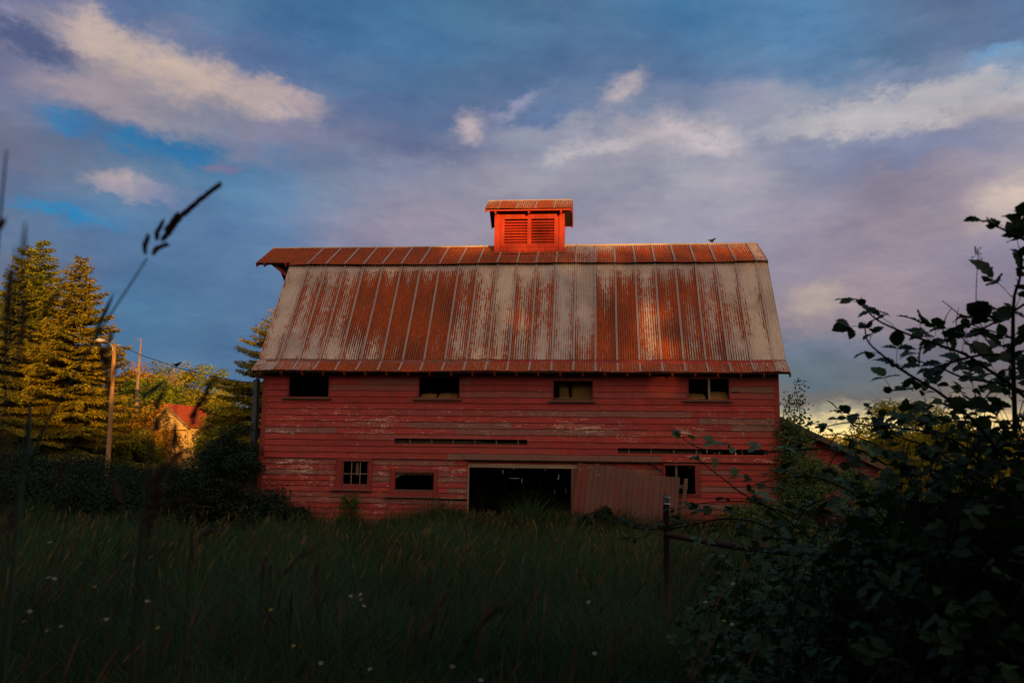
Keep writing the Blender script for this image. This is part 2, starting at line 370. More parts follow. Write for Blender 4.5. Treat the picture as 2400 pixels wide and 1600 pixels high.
def _soil():
    global M_SOIL
    M_SOIL, G, b = newmat('field_soil', .95, .05); P_ = objc(G); n1 = G.noise(P_, .4, 6, .6); n2 = G.noise(P_, 6, 5, .7)
    c_ = G.mix(G.ramp(n1, .35, .65), (.016, .024, .01), (.035, .034, .014)); c_ = G.mix(G.ramp(n2, .4, .8, 0, .6), c_, (.012, .012, .008))
    G.l(c_, b.inputs['Base Color']); bump(G, b, n2, .6, .05)
_soil()
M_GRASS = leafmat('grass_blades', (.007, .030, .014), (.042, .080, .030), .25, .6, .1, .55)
M_CON = leafmat('conifer_needles', (.15, .145, .010), (.42, .31, .018), .15, .7, .1, .8)
M_CON2 = leafmat('conifer_needles_green', (.12, .15, .010), (.34, .31, .018), .15, .7, .1, .8)
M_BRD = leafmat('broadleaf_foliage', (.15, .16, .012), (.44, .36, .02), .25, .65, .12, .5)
M_BRD2 = leafmat('broadleaf_foliage_rust', (.26, .16, .013), (.52, .28, .02), .25, .65, .12, .5)
M_BRD3 = leafmat('broadleaf_foliage_fresh', (.13, .18, .012), (.36, .40, .02), .3, .65, .12, .5)
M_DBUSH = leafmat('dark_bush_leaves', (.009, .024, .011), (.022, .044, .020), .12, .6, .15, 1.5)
M_VINE = leafmat('vine_leaves', (.04, .085, .018), (.11, .17, .035), .3, .5, .3, 2)
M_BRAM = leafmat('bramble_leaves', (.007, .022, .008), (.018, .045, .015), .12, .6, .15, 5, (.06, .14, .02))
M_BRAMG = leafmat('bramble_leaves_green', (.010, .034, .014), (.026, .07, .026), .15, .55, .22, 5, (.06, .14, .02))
M_BRAM2 = leafmat('bramble_leaves_young', (.035, .085, .02), (.06, .12, .03), .3, .45, .4, 5, (.10, .2, .03))
M_CANE = plain('bramble_cane', (.014, .017, .009), .8, .1); M_DEAD = plain('dead_twig', (.05, .028, .022), .8)
M_BARK = wood('bark', (.10, .07, .045), (.05, .035, .025), 2); M_PBARK = wood('pale_bark', (.42, .30, .22), (.3, .2, .14), 2)
M_STEM = leafmat('grass_stem', (.07, .13, .085), (.09, .16, .10), .2, .5, .3, 8)
M_STEMD = leafmat('grass_stem_dull', (.06, .058, .04), (.10, .08, .055), .2, .6, .2, 8)
M_HEAD = leafmat('seed_head', (.14, .08, .065), (.25, .15, .12), .25, .8, .1, 30)
M_HEADD = leafmat('seed_head_dull', (.040, .022, .015), (.085, .045, .03), .2, .8, .1, 3)
M_HEADB = leafmat('seed_head_brown', (.17, .10, .06), (.30, .19, .12), .35, .8, .1, 30)
M_HEADY = leafmat('seed_head_straw', (.05, .045, .015), (.11, .085, .03), .3, .8, .1, 30)
M_WHITE = plain('white_petals', (.30, .30, .29), .7, .1, 0, .2); M_YEL = plain('yellow_petals', (.34, .27, .05), .7, .1, 0, .2)
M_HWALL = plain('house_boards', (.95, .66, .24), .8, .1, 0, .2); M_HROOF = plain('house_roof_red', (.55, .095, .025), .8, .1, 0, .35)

# ------------------------------------------------------------------ ground
def ground():
    xs = np.concatenate([np.linspace(-900, -80, 16), np.linspace(-70, 90, 81), np.linspace(100, 900, 16)])
    ys = np.concatenate([np.linspace(-600, -50, 12), np.linspace(-44, 80, 63), np.linspace(90, 1400, 20)])
    V = np.array([(x, y, .05*math.sin(x*.7+y*.3)+.04*math.sin(y*1.1-x*.4)-.03) for y in ys for x in xs])
    nx = len(xs); Q = [(j*nx+i, j*nx+i+1, (j+1)*nx+i+1, (j+1)*nx+i) for j in range(len(ys)-1) for i in range(nx-1)]
    tag(nmesh('ground', V, Q, M_SOIL, smooth=True), kind='structure')
ground()

# ------------------------------------------------------------------ barn
X0, X1 = 0., 14.45; RX0, RX1 = -.26, 14.72; YR = 3.69; YB = 7.38
RY = {'e': (-.4523, 4.6032), 'f': (.0944, 5.0006), 'b': (2.1546, 8.3122), 'r': (YR, 9.294)}
barn = empty('barn', (7.2, 3.69, 0), 'big weathered red barn with a rusty corrugated gambrel roof and louvred cupola', 'barn')
def wx(px, py): p = pixY(px, py, 0); return p[0], p[2]
BL = []                                       # peel blobs: centre, half-sizes, strength, from the photo
for px, py, rx, rz, s_ in [(668, 1015, .45, .12, 1), (685, 1003, .3, .1, .7), (880, 970, .9, .12, .8), (880, 988, 1.1, .1, .9), (870, 1004, 1., .1, .7), (780, 1008, .4, .08, .7), (880, 1016, 1.2, .1, .75),
        (1100, 985, .5, .08, .7), (1060, 1004, 1.2, .12, .6), (1110, 1018, .9, .1, .5), (1240, 1025, .5, .1, .7), (1350, 998, .9, .12, 1.0), (1370, 1010, 1.1, .12, 1.1), (1320, 1012, .6, .1, .8), (1350, 1026, .7, .1, .7),
        (1480, 1028, .5, .1, .8), (1510, 1012, .7, .1, .6), (1613, 1010, .28, .12, 1.1), (1400, 963, 1, .1, .4), (1500, 978, .8, .1, .4),
        (700, 1085, .9, .16, .9), (700, 1098, 1., .14, .95), (730, 1110, 1., .12, .6), (680, 1124, 1.2, .1, .5), (900, 1085, .8, .14, .6), (1000, 1078, 1., .1, .6), (1075, 1102, .5, .14, .9), (1070, 1112, .4, .1, .7), (895, 1124, .35, .12, .7),
        (720, 1150, 1.3, .1, .4), (650, 1160, .9, .1, .4), (770, 1180, 1., .1, .5), (860, 1190, .8, .1, .7), (980, 1178, .6, .12, .7), (1010, 1190, .7, .12, .6), (900, 1202, 1., .1, .6), (780, 1188, .8, .1, .5),
        (1330, 890, 1, .1, .15), (1640, 945, .5, .06, .5), (1780, 945, .5, .06, .3), (1640, 1070, .5, .08, .5)]:
    x, z = wx(px, py); BL.append((x, z, rx, rz, s_))
def peel(x, z):
    v = .42 if 2.75 < z < 3.6 else .42 if .9 < z < 2.1 and x < 5.9 else .24
    for a, b, rx, rz, s_ in BL:
        d = ((x-a)/rx)**2+((z-b)/rz)**2
        if d < 6: v = max(v, s_*.78*math.exp(-d*.5))
    return v
OPEN = {'w1': (.738, 1.907, 3.9, 4.49), 'w2': (4.529, 5.679, 3.895, 4.485), 'w3': (8.34, 9.423, 3.86, 4.39), 'w4': (12.051, 13.136, 3.9, 4.465),
        'l1': (2.40, 3.17, 1.40, 2.09), 'l2': (3.93, 5.02, 1.29, 1.80), 'door': (6.009, 8.837, -.2, 1.97), 'l3': (11.39, 12.19, 1.34, 2.10),
        'g1': (3.88, 7.62, 2.598, 2.745), 'g2': (10.113, 14.12, 2.405, 2.545), 'g3': (5.16, 5.97, 1.04, 1.10), 'crack': (13.2, 13.45, 4.075, 4.11)}
def sag(x): return .012*math.sin(x*.9+1)+.008*math.sin(x*2.3)
def board_row(mb, zb, zt, x0, x1, holes, y0=0., lip=.026, jrng=random, pf=peel, wr=None, wob=1., xf=None):
    cuts = sorted({zb, zt} | {h[k] for h in holes for k in (2, 3) if zb < h[k] < zt and h[0] < x1 and h[1] > x0})
    joints = []; x = x0+jrng.uniform(1.2, 3.9)
    while x < x1-.8: joints.append(x); x += jrng.uniform(2.4, 4.9)
    edges = [x0]+joints+[x1]; tones = [jrng.random() for _ in edges]; wears = [.16+jrng.random()**2*.55 for _ in edges]
    ph = jrng.uniform(0, 9); tilt = [jrng.uniform(-.005, .005)*wob for _ in edges]
    for za, zc in zip(cuts[:-1], cuts[1:]):
        zm = (za+zc)/2; hs = sorted([(h[0], h[1]) for h in holes if h[2] < zm < h[3]])
        for i in range(len(edges)-1):
            segs = [(edges[i]+.003, edges[i+1]-.003)]
            for a, b in hs:
                n_ = []
                for s0, s1 in segs:
                    if b <= s0 or a >= s1: n_.append((s0, s1))
                    else:
                        if a > s0: n_.append((s0, a))
                        if b < s1: n_.append((b, s1))
                segs = n_
            for s0, s1 in segs:
                if s1-s0 < .02: continue
                n = max(1, int((s1-s0)/.22)); vs = []; pe = []
                for k in range(n+1):
                    x = s0+(s1-s0)*k/n
                    wv = (.004*math.sin(x*3.1+ph)+.003*math.sin(x*7.7+ph*2))*wob+tilt[i]*(x-s0)/max(s1-s0, .5)
                    for z in (za, zc):
                        t = (z-zb)/(zt-zb); yf = y0-(lip*(1-t)+.004)-abs(wv)*.6
                        zz = z+(wv if t < .02 else wv*.5 if t > .98 else 0)-(.006 if t < .02 else 0)
                        vs.append((x, yf, zz)); vs.append((x, yf+.014, zz)); pe += [pf(x, z)]*2
                fs = []
                for k in range(n):
                    a = k*4; b = a+4                # a: front-low, back-low, front-high, back-high
                    fs += [(a, b, b+2, a+2), (a+1, a+3, b+3, b+1), (a, a+1, b+1, b), (a+2, b+2, b+3, a+3)]
                fs += [(0, 2, 3, 1), (n*4, n*4+1, n*4+3, n*4+2)]
                if xf: vs = [xf(v) for v in vs]
                w_ = wears[i] if wr is None else wr(s0, zm, wears[i])
                mb.add(vs, fs, peel=pe, tone=tones[i], wear=w_)
def profile_x(z):                              # half depth of the gambrel at height z
    pts = [(0, YR+.09), (4.75, YR+.09), (8.31, 1.535), (9.2, 0.02)]
    for (za, a), (zc, c_) in zip(pts[:-1], pts[1:]):
        if za <= z <= zc: return a+(c_-a)*(z-za)/(zc-za)
    return .02
def rows():
    out = []; z = -.1
    while z < 2.17: out.append((z, min(z+.151, 2.18))); z += .151
    z = 2.18
    while z < 4.8: out.append((z, z+.1745)); z += .1745
    return out
fw = MB(); jr = random.Random(5)
def wearf(x, z, w):
    if 1.0 < z < 1.5 and 5.1 < x < 6: return .95
    if 2.18 <= z < 2.36 and x > 5: return .75
    if 2.36 < z < 2.9 and x < 3.9: return max(w, .3)
    if z < .8: return max(w, .4)
    return w
for zb, zt in rows():
    upper = zb > 2.17
    board_row(fw, zb, zt, X0 if not upper else X0-.0, X1, list(OPEN.values()), y0=-.03 if upper else 0, jrng=jr, wr=wearf, wob=1.2)
fw.build('wall', M_RED, barn)
rw = MB()
slits = [(x, x+w, z, z+h) for x, w, z, h in [(1.0, .04, 4.2, .22), (1.6, .03, 4.0, .12), (1.2, .03, 3.6, .2), (8.05, .018, 1.2, .16), (8.45, .02, 1.2, .2), (12.3, .04, 1.2, .5), (9.4, .05, 4.05, .2)]]
for zb, zt in rows():                          # rear wall
    board_row(rw, zb, zt, X0, X1, slits, jrng=jr, pf=lambda x, z: .2, xf=lambda v: (v[0], YB-v[1], v[2]))
rw.build('wall', M_RED, barn)
for side in (0, 1):                            # gable walls
    sw = MB(); z = -.1
    while z < 9.0:
        hd = profile_x(z+.175)-.10
        if hd < .1: break
        board_row(sw, z, z+.172, YR-hd, YR+hd, [], jrng=jr, pf=lambda x, z: .25,
                  xf=(lambda v: (X0+v[1], v[0], v[2])) if side == 0 else (lambda v: (X1-v[1], v[0], v[2])))
        z += .172
    sw.build('wall', M_RED, barn)
# corner boards
for x in (X0-.03, X1-.10):
    MB().box((x, -.062, 0), (x+.13, -.0, 4.75), tone=.5, wear=.35, peel=.1).build('corner_board', M_TRIM, barn)
# framing: studs seen through the gaps
for x in np.arange(.02, 14.3, .61):
    x = float(x)
    z0_ = 2.02 if 5.9 < x < 8.75 else 0
    if any(OPEN[k][0]-.06 < x < OPEN[k][1]+.02 for k in ('l1', 'l2', 'l3')): z0_ = 2.2
    z1_ = 3.8 if any(OPEN[k][0]-.06 < x < OPEN[k][1]+.02 for k in ('w1', 'w2', 'w3', 'w4')) else 4.45
    MB().box((x, .012, z0_), (x+.045, .10, z1_)).build('stud', M_STUD, barn)
ln = MB()
ln.box((3.7, .115, 2.4), (7.9, .135, 2.66)); ln.box((3.7, .112, 2.665), (6.4, .14, 2.72)); ln.box((10, .115, 2.2), (12.4, .135, 2.5))
ln.build('inner_lining', M_OLDW, barn)
# loft floor, inner posts and dark rear partition
ib = MB()
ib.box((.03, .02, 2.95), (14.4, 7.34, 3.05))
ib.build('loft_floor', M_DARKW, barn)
for x in (3., 6., 9., 12.):
    for y in (2.4, 5.0): MB().box((x, y, 0), (x+.15, y+.15, 2.95)).build('post', M_DARKW, barn)
MB().box((.03, .02, -.1), (14.4, 7.34, .02)).build('floor', M_SOIL, barn)
# eaves: rafter tails, plate
for k in range(25):
    x = .0+.61*k-.02
    if x > 14.45: break
    MB().bar((x+.02, .15, 5.0-.07), (x+.02, RY['e'][0]+.05, RY['e'][1]-.07), .05, .12, tone=.2, wear=.1, peel=0).build('rafter', M_TRIMH, barn)
MB().box((X0+.02, .0, 4.66), (X1-.02, .09, 4.78)).build('wall_plate', M_DARKW, barn)
# roof --------------------------------------------------------------
ROWT = {0: [.15, .15, .2, .3], 1: [.25, .55, .45, .2], 2: [.3, .55, .6, .3], 3: [.3, .65, .6, .3], 4: [.35, .98, .9, .42], 5: [.35, .98, .98, .48], 6: [.4, 1, 1, .85], 7: [.4, 1, 1, 1], 8: [.4, 1, 1, .85],
        9: [.35, .75, .55, .5], 10: [.12, .5, .45, .45], 11: [.1, .2, .35, .48], 12: [.1, .5, .55, .5], 13: [.08, .6, .5, .35], 14: [.05, .25, .3, .3], 15: [.05, .12, .2, .55], 16: [.15, .6, .98, .85], 17: [.15, .85, .98, .95],
        18: [.2, .6, .5, .55], 19: [.25, .8, .75, .85], 20: [.25, .85, .65, .6], 21: [.2, .5, .5, .62], 22: [.1, .3, .52, .25], 23: [.08, .15, .3, .1], 24: [.05, .08, .08, .05]}
FLR = [.3, .55, .55]+[.85]*6+[.72]*13+[.7, .55, .35]
UPR = [[.95, 1]]*10+[[.6, .95], [.35, .85], [.35, .75], [.35, .7], [.3, .7], [.15, .5], [.25, .75], [.55, .95], [.6, .95], [.6, .95], [.6, .95], [.55, .95], [.5, .9], [.45, .75], [.3, .35]]
def rustf(x, t, kind):
    u = (x-RX0)/.61; i = max(0, min(24, int(u))); fr = u-int(u)
    if kind == 'low':
        T = [0, .3, .62, .9]; r = ROWT[i]; v = float(np.interp(t, T, r))
        v += .16*(math.cos(fr*2*math.pi)) * (1 if r[2] > .15 else 0)
        if t < .07: v -= .25
    elif kind == 'flare': v = FLR[i]
    elif kind == 'up':
        r = UPR[i] if x > RX0 else [.95, 1]; v = r[0]+(r[1]-r[0])*min(1, t*1.6)
    elif kind == 'cup': v = .55+.3*t+.15*math.sin(x*5)
    else: v = .6+.3*math.sin(x*1.7)
    return v
def sheet(x0, x1, prof, kind, mb, amp=.017, ny=10, flip=False, ragged=0.):
    pitch = .61/9; n = int(round((x1-x0)/pitch*4)); pts = []; L = [0]
    for a, b in zip(prof[:-1], prof[1:]): L.append(L[-1]+math.dist(a, b))
    N = ny*(len(prof)-1)
    V = []; ru = []; ri = []; to = []
    for j in range(N+1):
        s_ = L[-1]*j/N; k = 0
        while k < len(L)-2 and s_ > L[k+1]: k += 1
        t = (s_-L[k])/(L[k+1]-L[k]); y = prof[k][0]+(prof[k+1][0]-prof[k][0])*t; z = prof[k][1]+(prof[k+1][1]-prof[k][1])*t
        dy, dz = prof[k+1][0]-prof[k][0], prof[k+1][1]-prof[k][1]; q = math.hypot(dy, dz); ny_, nz_ = (-dz/q, dy/q) if dy > 0 else (dz/q, -dy/q)
        if nz_ < 0: ny_, nz_ = -ny_, -nz_
        for i in range(n+1):
            x = x0+(x1-x0)*i/n; ph = 2*math.pi*i/4; w = math.cos(ph); u = (x-RX0)/.61
            lap = .006*(1-(u-math.floor(u)))
            off = amp*w+lap+.006*math.sin(x*1.3+s_*2)+.005*math.sin(x*4.1+s_)
            rg = ragged*(math.sin(math.floor(u)*12.9)*.5+.5*math.sin(x*2.1)) if j in (0,) else 0
            V.append((x, y+ny_*off-dy/q*rg, z+nz_*off-dz/q*rg+sag(x)*.8))
            t_ = 1-s_/L[-1]
            ru.append(rustf(x, t_, kind)); ri.append(max(0, w)); to.append((math.sin(math.floor(u)*7.3)+1)/2)
    F_ = [(j*(n+1)+i, j*(n+1)+i+1, (j+1)*(n+1)+i+1, (j+1)*(n+1)+i) for j in range(N) for i in range(n)]
    mb.add(V, F_, rust=ru, ridge=ri, tone=to)
def seams(x0, x1, prof, parent):
    k = 1
    while RX0+.61*k < x1-.05:
        x = RX0+.61*k; k += 1
        if x < x0+.02: continue
        mb = MB()
        for d in (-.014, .016):
            pts = []
            for (a, b), (c_, e) in zip(prof[:-1], prof[1:]):
                for t in np.linspace(0, 1, 5)[:-1]: pts.append((a+(c_-a)*t, b+(e-b)*t))
            pts.append(prof[-1])
            P3 = [(x+d, y, z+sag(x)*.8+.022) for y, z in pts]
            P3 = [(a+.004*math.sin(k*3+i), b-.012, z) for i, (a, b, z) in enumerate(P3)]
            mb.tube(P3, .013, 4)
        mb.build('seam', M_SEAM, parent)
def mir(p): return [(2*YR-y, z) for y, z in p]
roofs = {}
e, f2, b2, r_ = RY['e'], RY['f'], RY['b'], RY['r']
lowp = [(f2[0]-.01, f2[1]+.0), (2.16, 8.30)]; flp = [e, (f2[0]+.02, f2[1]-.004)]; upp = [(2.05, 8.315), (YR+.0, 9.30)]; hop = [(2.29, 8.46), (YR, 9.30)]
def roofpart(name, x0, x1, prof, kind, ny, ragged=0, seam=True):
    mb = MB(); sheet(x0, x1, prof, kind, mb, ny=ny, ragged=ragged); o = mb.build(name, M_IRON, barn, True)
    if seam: seams(x0, x1, prof, o)
    mb = MB(); sheet(x0, x1, mir(prof), 'x', mb, ny=max(2, ny//2)); mb.build(name, M_IRON, barn, True)
    return o
roofpart('lower_roof', RX0, RX1, lowp, 'low', 26)
roofpart('roof_flare', RX0, RX1, flp, 'flare', 5, .012)
roofpart('upper_roof', RX0, RX1, upp, 'up', 8, .012)
roofpart('hay_hood_roof', -1.43, RX0-.003, hop, 'up', 8)
# boarded roof deck under the iron
dk = MB()
def slab(mb, x0, x1, p, q, th=.03, dn=.03):
    dy, dz = q[0]-p[0], q[1]-p[1]; L_ = math.hypot(dy, dz); n_ = (-dz/L_, dy/L_)
    if n_[1] < 0: n_ = (-n_[0], -n_[1])
    A = [(p[0]-n_[0]*(dn+o), p[1]-n_[1]*(dn+o)) for o in (th, 0)]; B = [(q[0]-n_[0]*(dn+o), q[1]-n_[1]*(dn+o)) for o in (th, 0)]
    mb.hexa([(x0, *A[0]), (x1, *A[0]), (x1, *B[0]), (x0, *B[0]), (x0, *A[1]), (x1, *A[1]), (x1, *B[1]), (x0, *B[1])])
for pr in ((e, f2), ((.05, 4.98), (2.15, 8.29)), ((2.12, 8.33), (YR-.02, 9.27))):
    slab(dk, RX0+.02, RX1-.02, *pr); slab(dk, RX0+.02, RX1-.02, *mir(pr))
slab(dk, -1.40, RX0+.015, (2.32, 8.45), (YR-.02, 9.27)); slab(dk, -1.40, RX0+.015, *mir(((2.32, 8.45), (YR-.02, 9.27))))
dk.build('roof_deck', M_DARKW, barn)
rc = MB()
rc.tube([(-1.44, YR, 9.32), (3, YR, 9.315+sag(3)), (7, YR, 9.315), (11, YR, 9.325), (RX1+.01, YR, 9.32)], .035, 8); rc.build('ridge_cap', M_IRON, barn, True)
for a, b in (((RX1-.01, e[0], e[1]-.09), (RX1-.01, f2[0], f2[1]-.1)), ((RX1-.01, f2[0]+.06, f2[1]-.1), (RX1-.01, 2.22, 8.22)), ((RX1-.01, 2.08, 8.28), (RX1-.01, YR, 9.25)), ((RX0+.01, f2[0]+.06, f2[1]-.1), (RX0+.01, 2.22, 8.22)), ((RX0+.01, e[0], e[1]-.09), (RX0+.01, f2[0], f2[1]-.1))):
    MB().bar(a, b, .03, .11, (1, 0, 0) if False else (0, -.6, .8)).build('barge_board', M_OLDW, barn)
for s_ in (1, -1):
    ya = 2.27 if s_ > 0 else 2*YR-2.27
    MB().bar((-1.42, ya, 8.38), (-1.42, YR, 9.21), .03, .13, (0, -.6, .8), tone=.3).build('barge_board', M_TRIMH, barn)
# hay hood: drop, braces, lookouts
for yy in (2.55, 4.83):
    hh = MB(); hh.add([(-1.05, yy, 8.53), (-.02, yy, 8.53), (-.02, yy, 7.68), (-1.05, yy+.03, 8.53), (-.02, yy+.03, 8.53), (-.02, yy+.03, 7.68)], [(0, 2, 1), (3, 4, 5), (0, 1, 4, 3), (1, 2, 5, 4), (2, 0, 3, 5)])
    hh.build('hood_panel', M_DARKW, barn)
MB().bar((-.95, 2.48, 8.45), (-.06, 2.48, 7.78), .06, .09, tone=.1, wear=.2, peel=0).build('brace', M_TRIMH, barn)
for x in (-1.15, -.45):
    for s_ in (1, -1):
        ya, yb_ = (2.25, 3.6) if s_ > 0 else (5.13, 3.78)
        MB().bar((x, ya, 8.36), (x, yb_, 9.17), .05, .11, tone=.2).build('rafter', M_TRIMH, barn)
MB().bar((-1.35, YR, 9.1), (1, YR, 9.1), .09, .16).build('hay_track_beam', M_DARKW, barn)
# windows ------------------------------------------------------------
def framed(op, parts, w=.05, name='window', y=(-.055, .03), sill=None, mat=M_TRIM, matH=M_TRIMH, outer=None):
    x0, x1, z0, z1 = op; fr = MB()
    if outer: a0, a1, b0, b1 = outer
    else: a0, a1, b0, b1 = x0-w, x1+w, z0-w, z1+w
    fr.box((a0, y[0], b0), (x0, y[1], b1), tone=.6, wear=.3); fr.box((x1, y[0], b0), (a1, y[1], b1), tone=.6, wear=.3)
    fr.box((x0, y[0]+.003, z1), (x1, y[1], b1), tone=.6, wear=.45); fr.box((x0, y[0]+.003, b0), (x1, y[1], z0), tone=.6, wear=.4)
    o = fr.build(name, mat, barn)
    if sill: MB().box((a0-.12, y[0]-.06, b0-.045), (a1+.04, y[1], b0-.003), tone=.3, wear=.6, peel=.2).build('sill', M_OLDW if sill == 2 else matH, o)
    return o
for k in ('w1', 'w2', 'w3', 'w4'):
    x0, x1, z0, z1 = OPEN[k]
    o = framed(OPEN[k], 0, outer=(x0-.045, x1+.03, z0-.03, z1+.05), y=(-.068, .03), sill=2)
    if k == 'w4': MB().box((12.58, -.05, z0), (12.635, .0, z1)).build('mullion', M_PALE, o)
    if k == 'w3':
        MB().box((x0+.01, -.02, z0+.02), (x1-.01, .01, z0+.06)).build('lower_rail', M_OLDW, o)
o = framed(OPEN['l1'], 0, outer=(2.22, 3.27, 1.32, 2.165), sill=1)
mt = MB()
for x in (2.66, 2.91): mt.box((x, -.02, 1.44), (x+.018, .0, 2.07))
mt.box((2.43, -.024, 1.735), (2.64, -.004, 1.753)); mt.box((2.66, -.024, 1.736), (3.15, -.004, 1.754)); mt.build('muntin', M_PALE, o)
sa = MB(); sa.box((2.405, -.03, 1.405), (3.165, .0, 1.46), tone=.7, wear=.5); sa.box((2.405, -.03, 1.46), (2.44, .0, 2.085), tone=.7, wear=.5); sa.box((3.13, -.03, 1.46), (3.165, .0, 2.085), tone=.7, wear=.5); sa.build('sash', M_TRIM, o)
MB().box((2.78, .03, 1.70), (2.86, .05, 2.09)).build('hanging_board', M_OLDV, o)
o = framed(OPEN['l2'], 0, outer=(3.78, 5.14, 1.155, 1.90), sill=1)
MB().box((3.94, -.05, 1.29), (5.01, -.0, 1.335), tone=.4, wear=.5).build('bottom_rail', M_OLDW, o)
rg = MB(); top = 1.795; xs_ = np.linspace(3.935, 5.01, 26)
for i in range(25):
    t = i/25; d = .16*math.exp(-t*14)+.045*abs(math.sin(i*.9))+.02; d2 = .16*math.exp(-(i+1)/25*14)+.045*abs(math.sin((i+1)*.9))+.02
    a, b = xs_[i], xs_[i+1]
    rg.hexa([(a, .0, top-d), (b, .0, top-d2), (b, .006, top-d2), (a, .006, top-d), (a, .0, top), (b, .0, top), (b, .006, top), (a, .006, top)])
rg.build('torn_covering', M_OLDW, o)
o = framed(OPEN['l3'], 0, outer=(11.33, 12.33, 1.30, 2.15)); MB().box((11.66, -.02, 1.34), (11.72, .02, 2.10), tone=.0).build('mullion', M_OLDV, o)
# loose lath in the small gap
MB().box((5.15, -.03, 1.10), (5.98, -.01, 1.125)).build('lath', M_PALE, barn)
# big doorway
dw = MB(); dw.box((5.985, -.055, 1.97), (9.02, .03, 2.075)); dwo = dw.build('doorway', M_PALE, barn)
MB().box((5.975, -.05, 0), (6.012, .04, 1.968)).build('jamb', M_PALE, dwo)
jb = MB()
for i in range(13): jb.box((8.84, -.05, .151*i), (8.995, -.02+.004*(i % 2), .151*i+.146), tone=(i*.37) % 1, wear=.95, peel=.1)
jb.build('jamb', M_REDV, dwo)
# sliding door rail board with its drip ledge
tr = MB()
for a, b in ((5.87, 7.05), (7.055, 8.28), (8.285, 9.42), (9.425, 11.3)): tr.box((a, -.11, 2.185), (b, -.05, 2.335), tone=.4, wear=.8, peel=.3)
tr.box((11.305, -.09, 2.19), (14.3, -.05, 2.38), tone=.1, wear=.3, peel=.5); tr.build('door_track_board', M_RED, barn)
MB().box((5.95, -.15, 2.155), (11.35, -.05, 2.18)).build('door_rail', M_DARKW, barn)
# the slumped sliding door: vertical planks racked to the right
A = np.array([9.03, -.12, 2.13]); ux = np.array([2.96, 0, -.37]); ux_l = np.linalg.norm(ux); ux = ux/ux_l; uz = np.array([-.115, -.05, -1.]); uz = uz/np.linalg.norm(uz)
door = MB(); x = 0; jr = random.Random(3)
while x < ux_l-.34:
    w = jr.uniform(.13, .17); t = .03; tz = jr.uniform(-.02, .03) + (.03*math.sin(x*2.2)); out = jr.uniform(0, .012)
    P0 = A+ux*x+uz*(-tz if x > 0.4 else 0); P1 = A+ux*(x+w-.006)+uz*(-tz if x > .4 else 0); n_ = np.array([0, -1, 0.])
    zz = [0, .35, .8, 1.3, 1.95]
    for i in range(4):
        a, b = P0+uz*zz[i], P1+uz*zz[i]; c_, d = P0+uz*zz[i+1], P1+uz*zz[i+1]; o_ = n_*out
        door.hexa([c_+o_, d+o_, d+o_+[0, t, 0], c_+o_+[0, t, 0], a+o_, b+o_, b+o_+[0, t, 0], a+o_+[0, t, 0]], tone=.6+.4*jr.random(), wear=.55+.4*jr.random() if x > .15 else .5, peel=(.42 if i == 0 and x < .8 else .25 if x < .1 else .0))
    x += w
dr = door.build('sliding_door', M_REDV, barn); dr['label'] = 'slumped plank sliding door hanging askew'
for xx, w in ((ux_l-.33, .12), (ux_l-.1, .1)):
    a = A+ux*xx+uz*.02; MB().bar(a+np.array([w/2, 0, 0]), a+np.array([w/2, 0, 0])+uz*1.75, w, .03, (0, 1, 0)).build('stile', M_OLDV, dr)
MB().bar(A+ux*(ux_l-.34)+[0, .05, -.25], A+ux*ux_l+[0, .05, -.25], .03, .1).build('cross_rail', M_OLDW, dr)
MB().bar(A+ux*.1+[0, .06, -1.5], A+ux*ux_l+[0, .06, -1.5], .03, .1).build('cross_rail', M_OLDW, dr)
# hanger hardware
MB().bar((11.0, -.13, 2.15), (11.3, -.13, 1.9), .03, .05).build('hanger', M_RUSTM, dr)
# cupola -------------------------------------------------------------
cx0, cx1, cy0, cy1, cz0, cz1 = 6.24, 8.48, 3.05, 4.33, 8.72, 10.26
cu = MB()
for x0, x1, y0, y1 in ((cx0, cx1, cy1-.04, cy1), (cx0, cx0+.04, cy0+.02, cy1-.04), (cx1-.04, cx1, cy0+.02, cy1-.04)): cu.box((x0, y0, cz0), (x1, y1, cz1))
for s_ in (cx0, cx1-.04): cu.add([(s_, cy0+.02, cz1), (s_, cy1-.02, cz1), (s_, YR, 10.68), (s_+.04, cy0+.02, cz1), (s_+.04, cy1-.02, cz1), (s_+.04, YR, 10.68)], [(0, 2, 1), (3, 4, 5), (0, 1, 4, 3), (1, 2, 5, 4), (2, 0, 3, 5)])
lo = (6.50, 8.22, 9.17, 10.06)                 # opening for louvres
cu.box((cx0+.04, cy0+.02, cz0), (cx1-.04, cy0+.05, lo[2])); cu.box((cx0+.04, cy0+.02, lo[3]), (cx1-.04, cy0+.05, cz1+.1))
cu.box((cx0+.04, cy0+.02, lo[2]), (lo[0], cy0+.05, lo[3])); cu.box((lo[1], cy0+.02, lo[2]), (cx1-.04, cy0+.05, lo[3]))
cup = cu.build('cupola', M_CUP, barn)
tb = MB()                                      # corner boards, base board, louvre surrounds
tb.box((cx0-.02, cy0-.02, 8.83), (cx0+.15, cy0+.02, cz1)); tb.box((cx1-.15, cy0-.02, 8.83), (cx1+.02, cy0+.02, cz1))
tb.box((cx1, cy0+.02, 8.83), (cx1+.02, cy0+.15, cz1)); tb.box((cx0-.02, cy0+.02, 8.83), (cx0, cy0+.15, cz1))
tb.box((cx0+.16, cy0-.008, 8.97), (cx1-.16, cy0+.02, 9.105))
tb.box((cx0+.15, cy0-.025, 9.105), (cx1-.17, cy0+.02, 9.13))
tb.box((cx0+.155, cy0-.003, 8.84), (cx1-.155, cy0+.02, 8.965))
tb.build('corner_board', M_CUP, cup)
fr = MB()
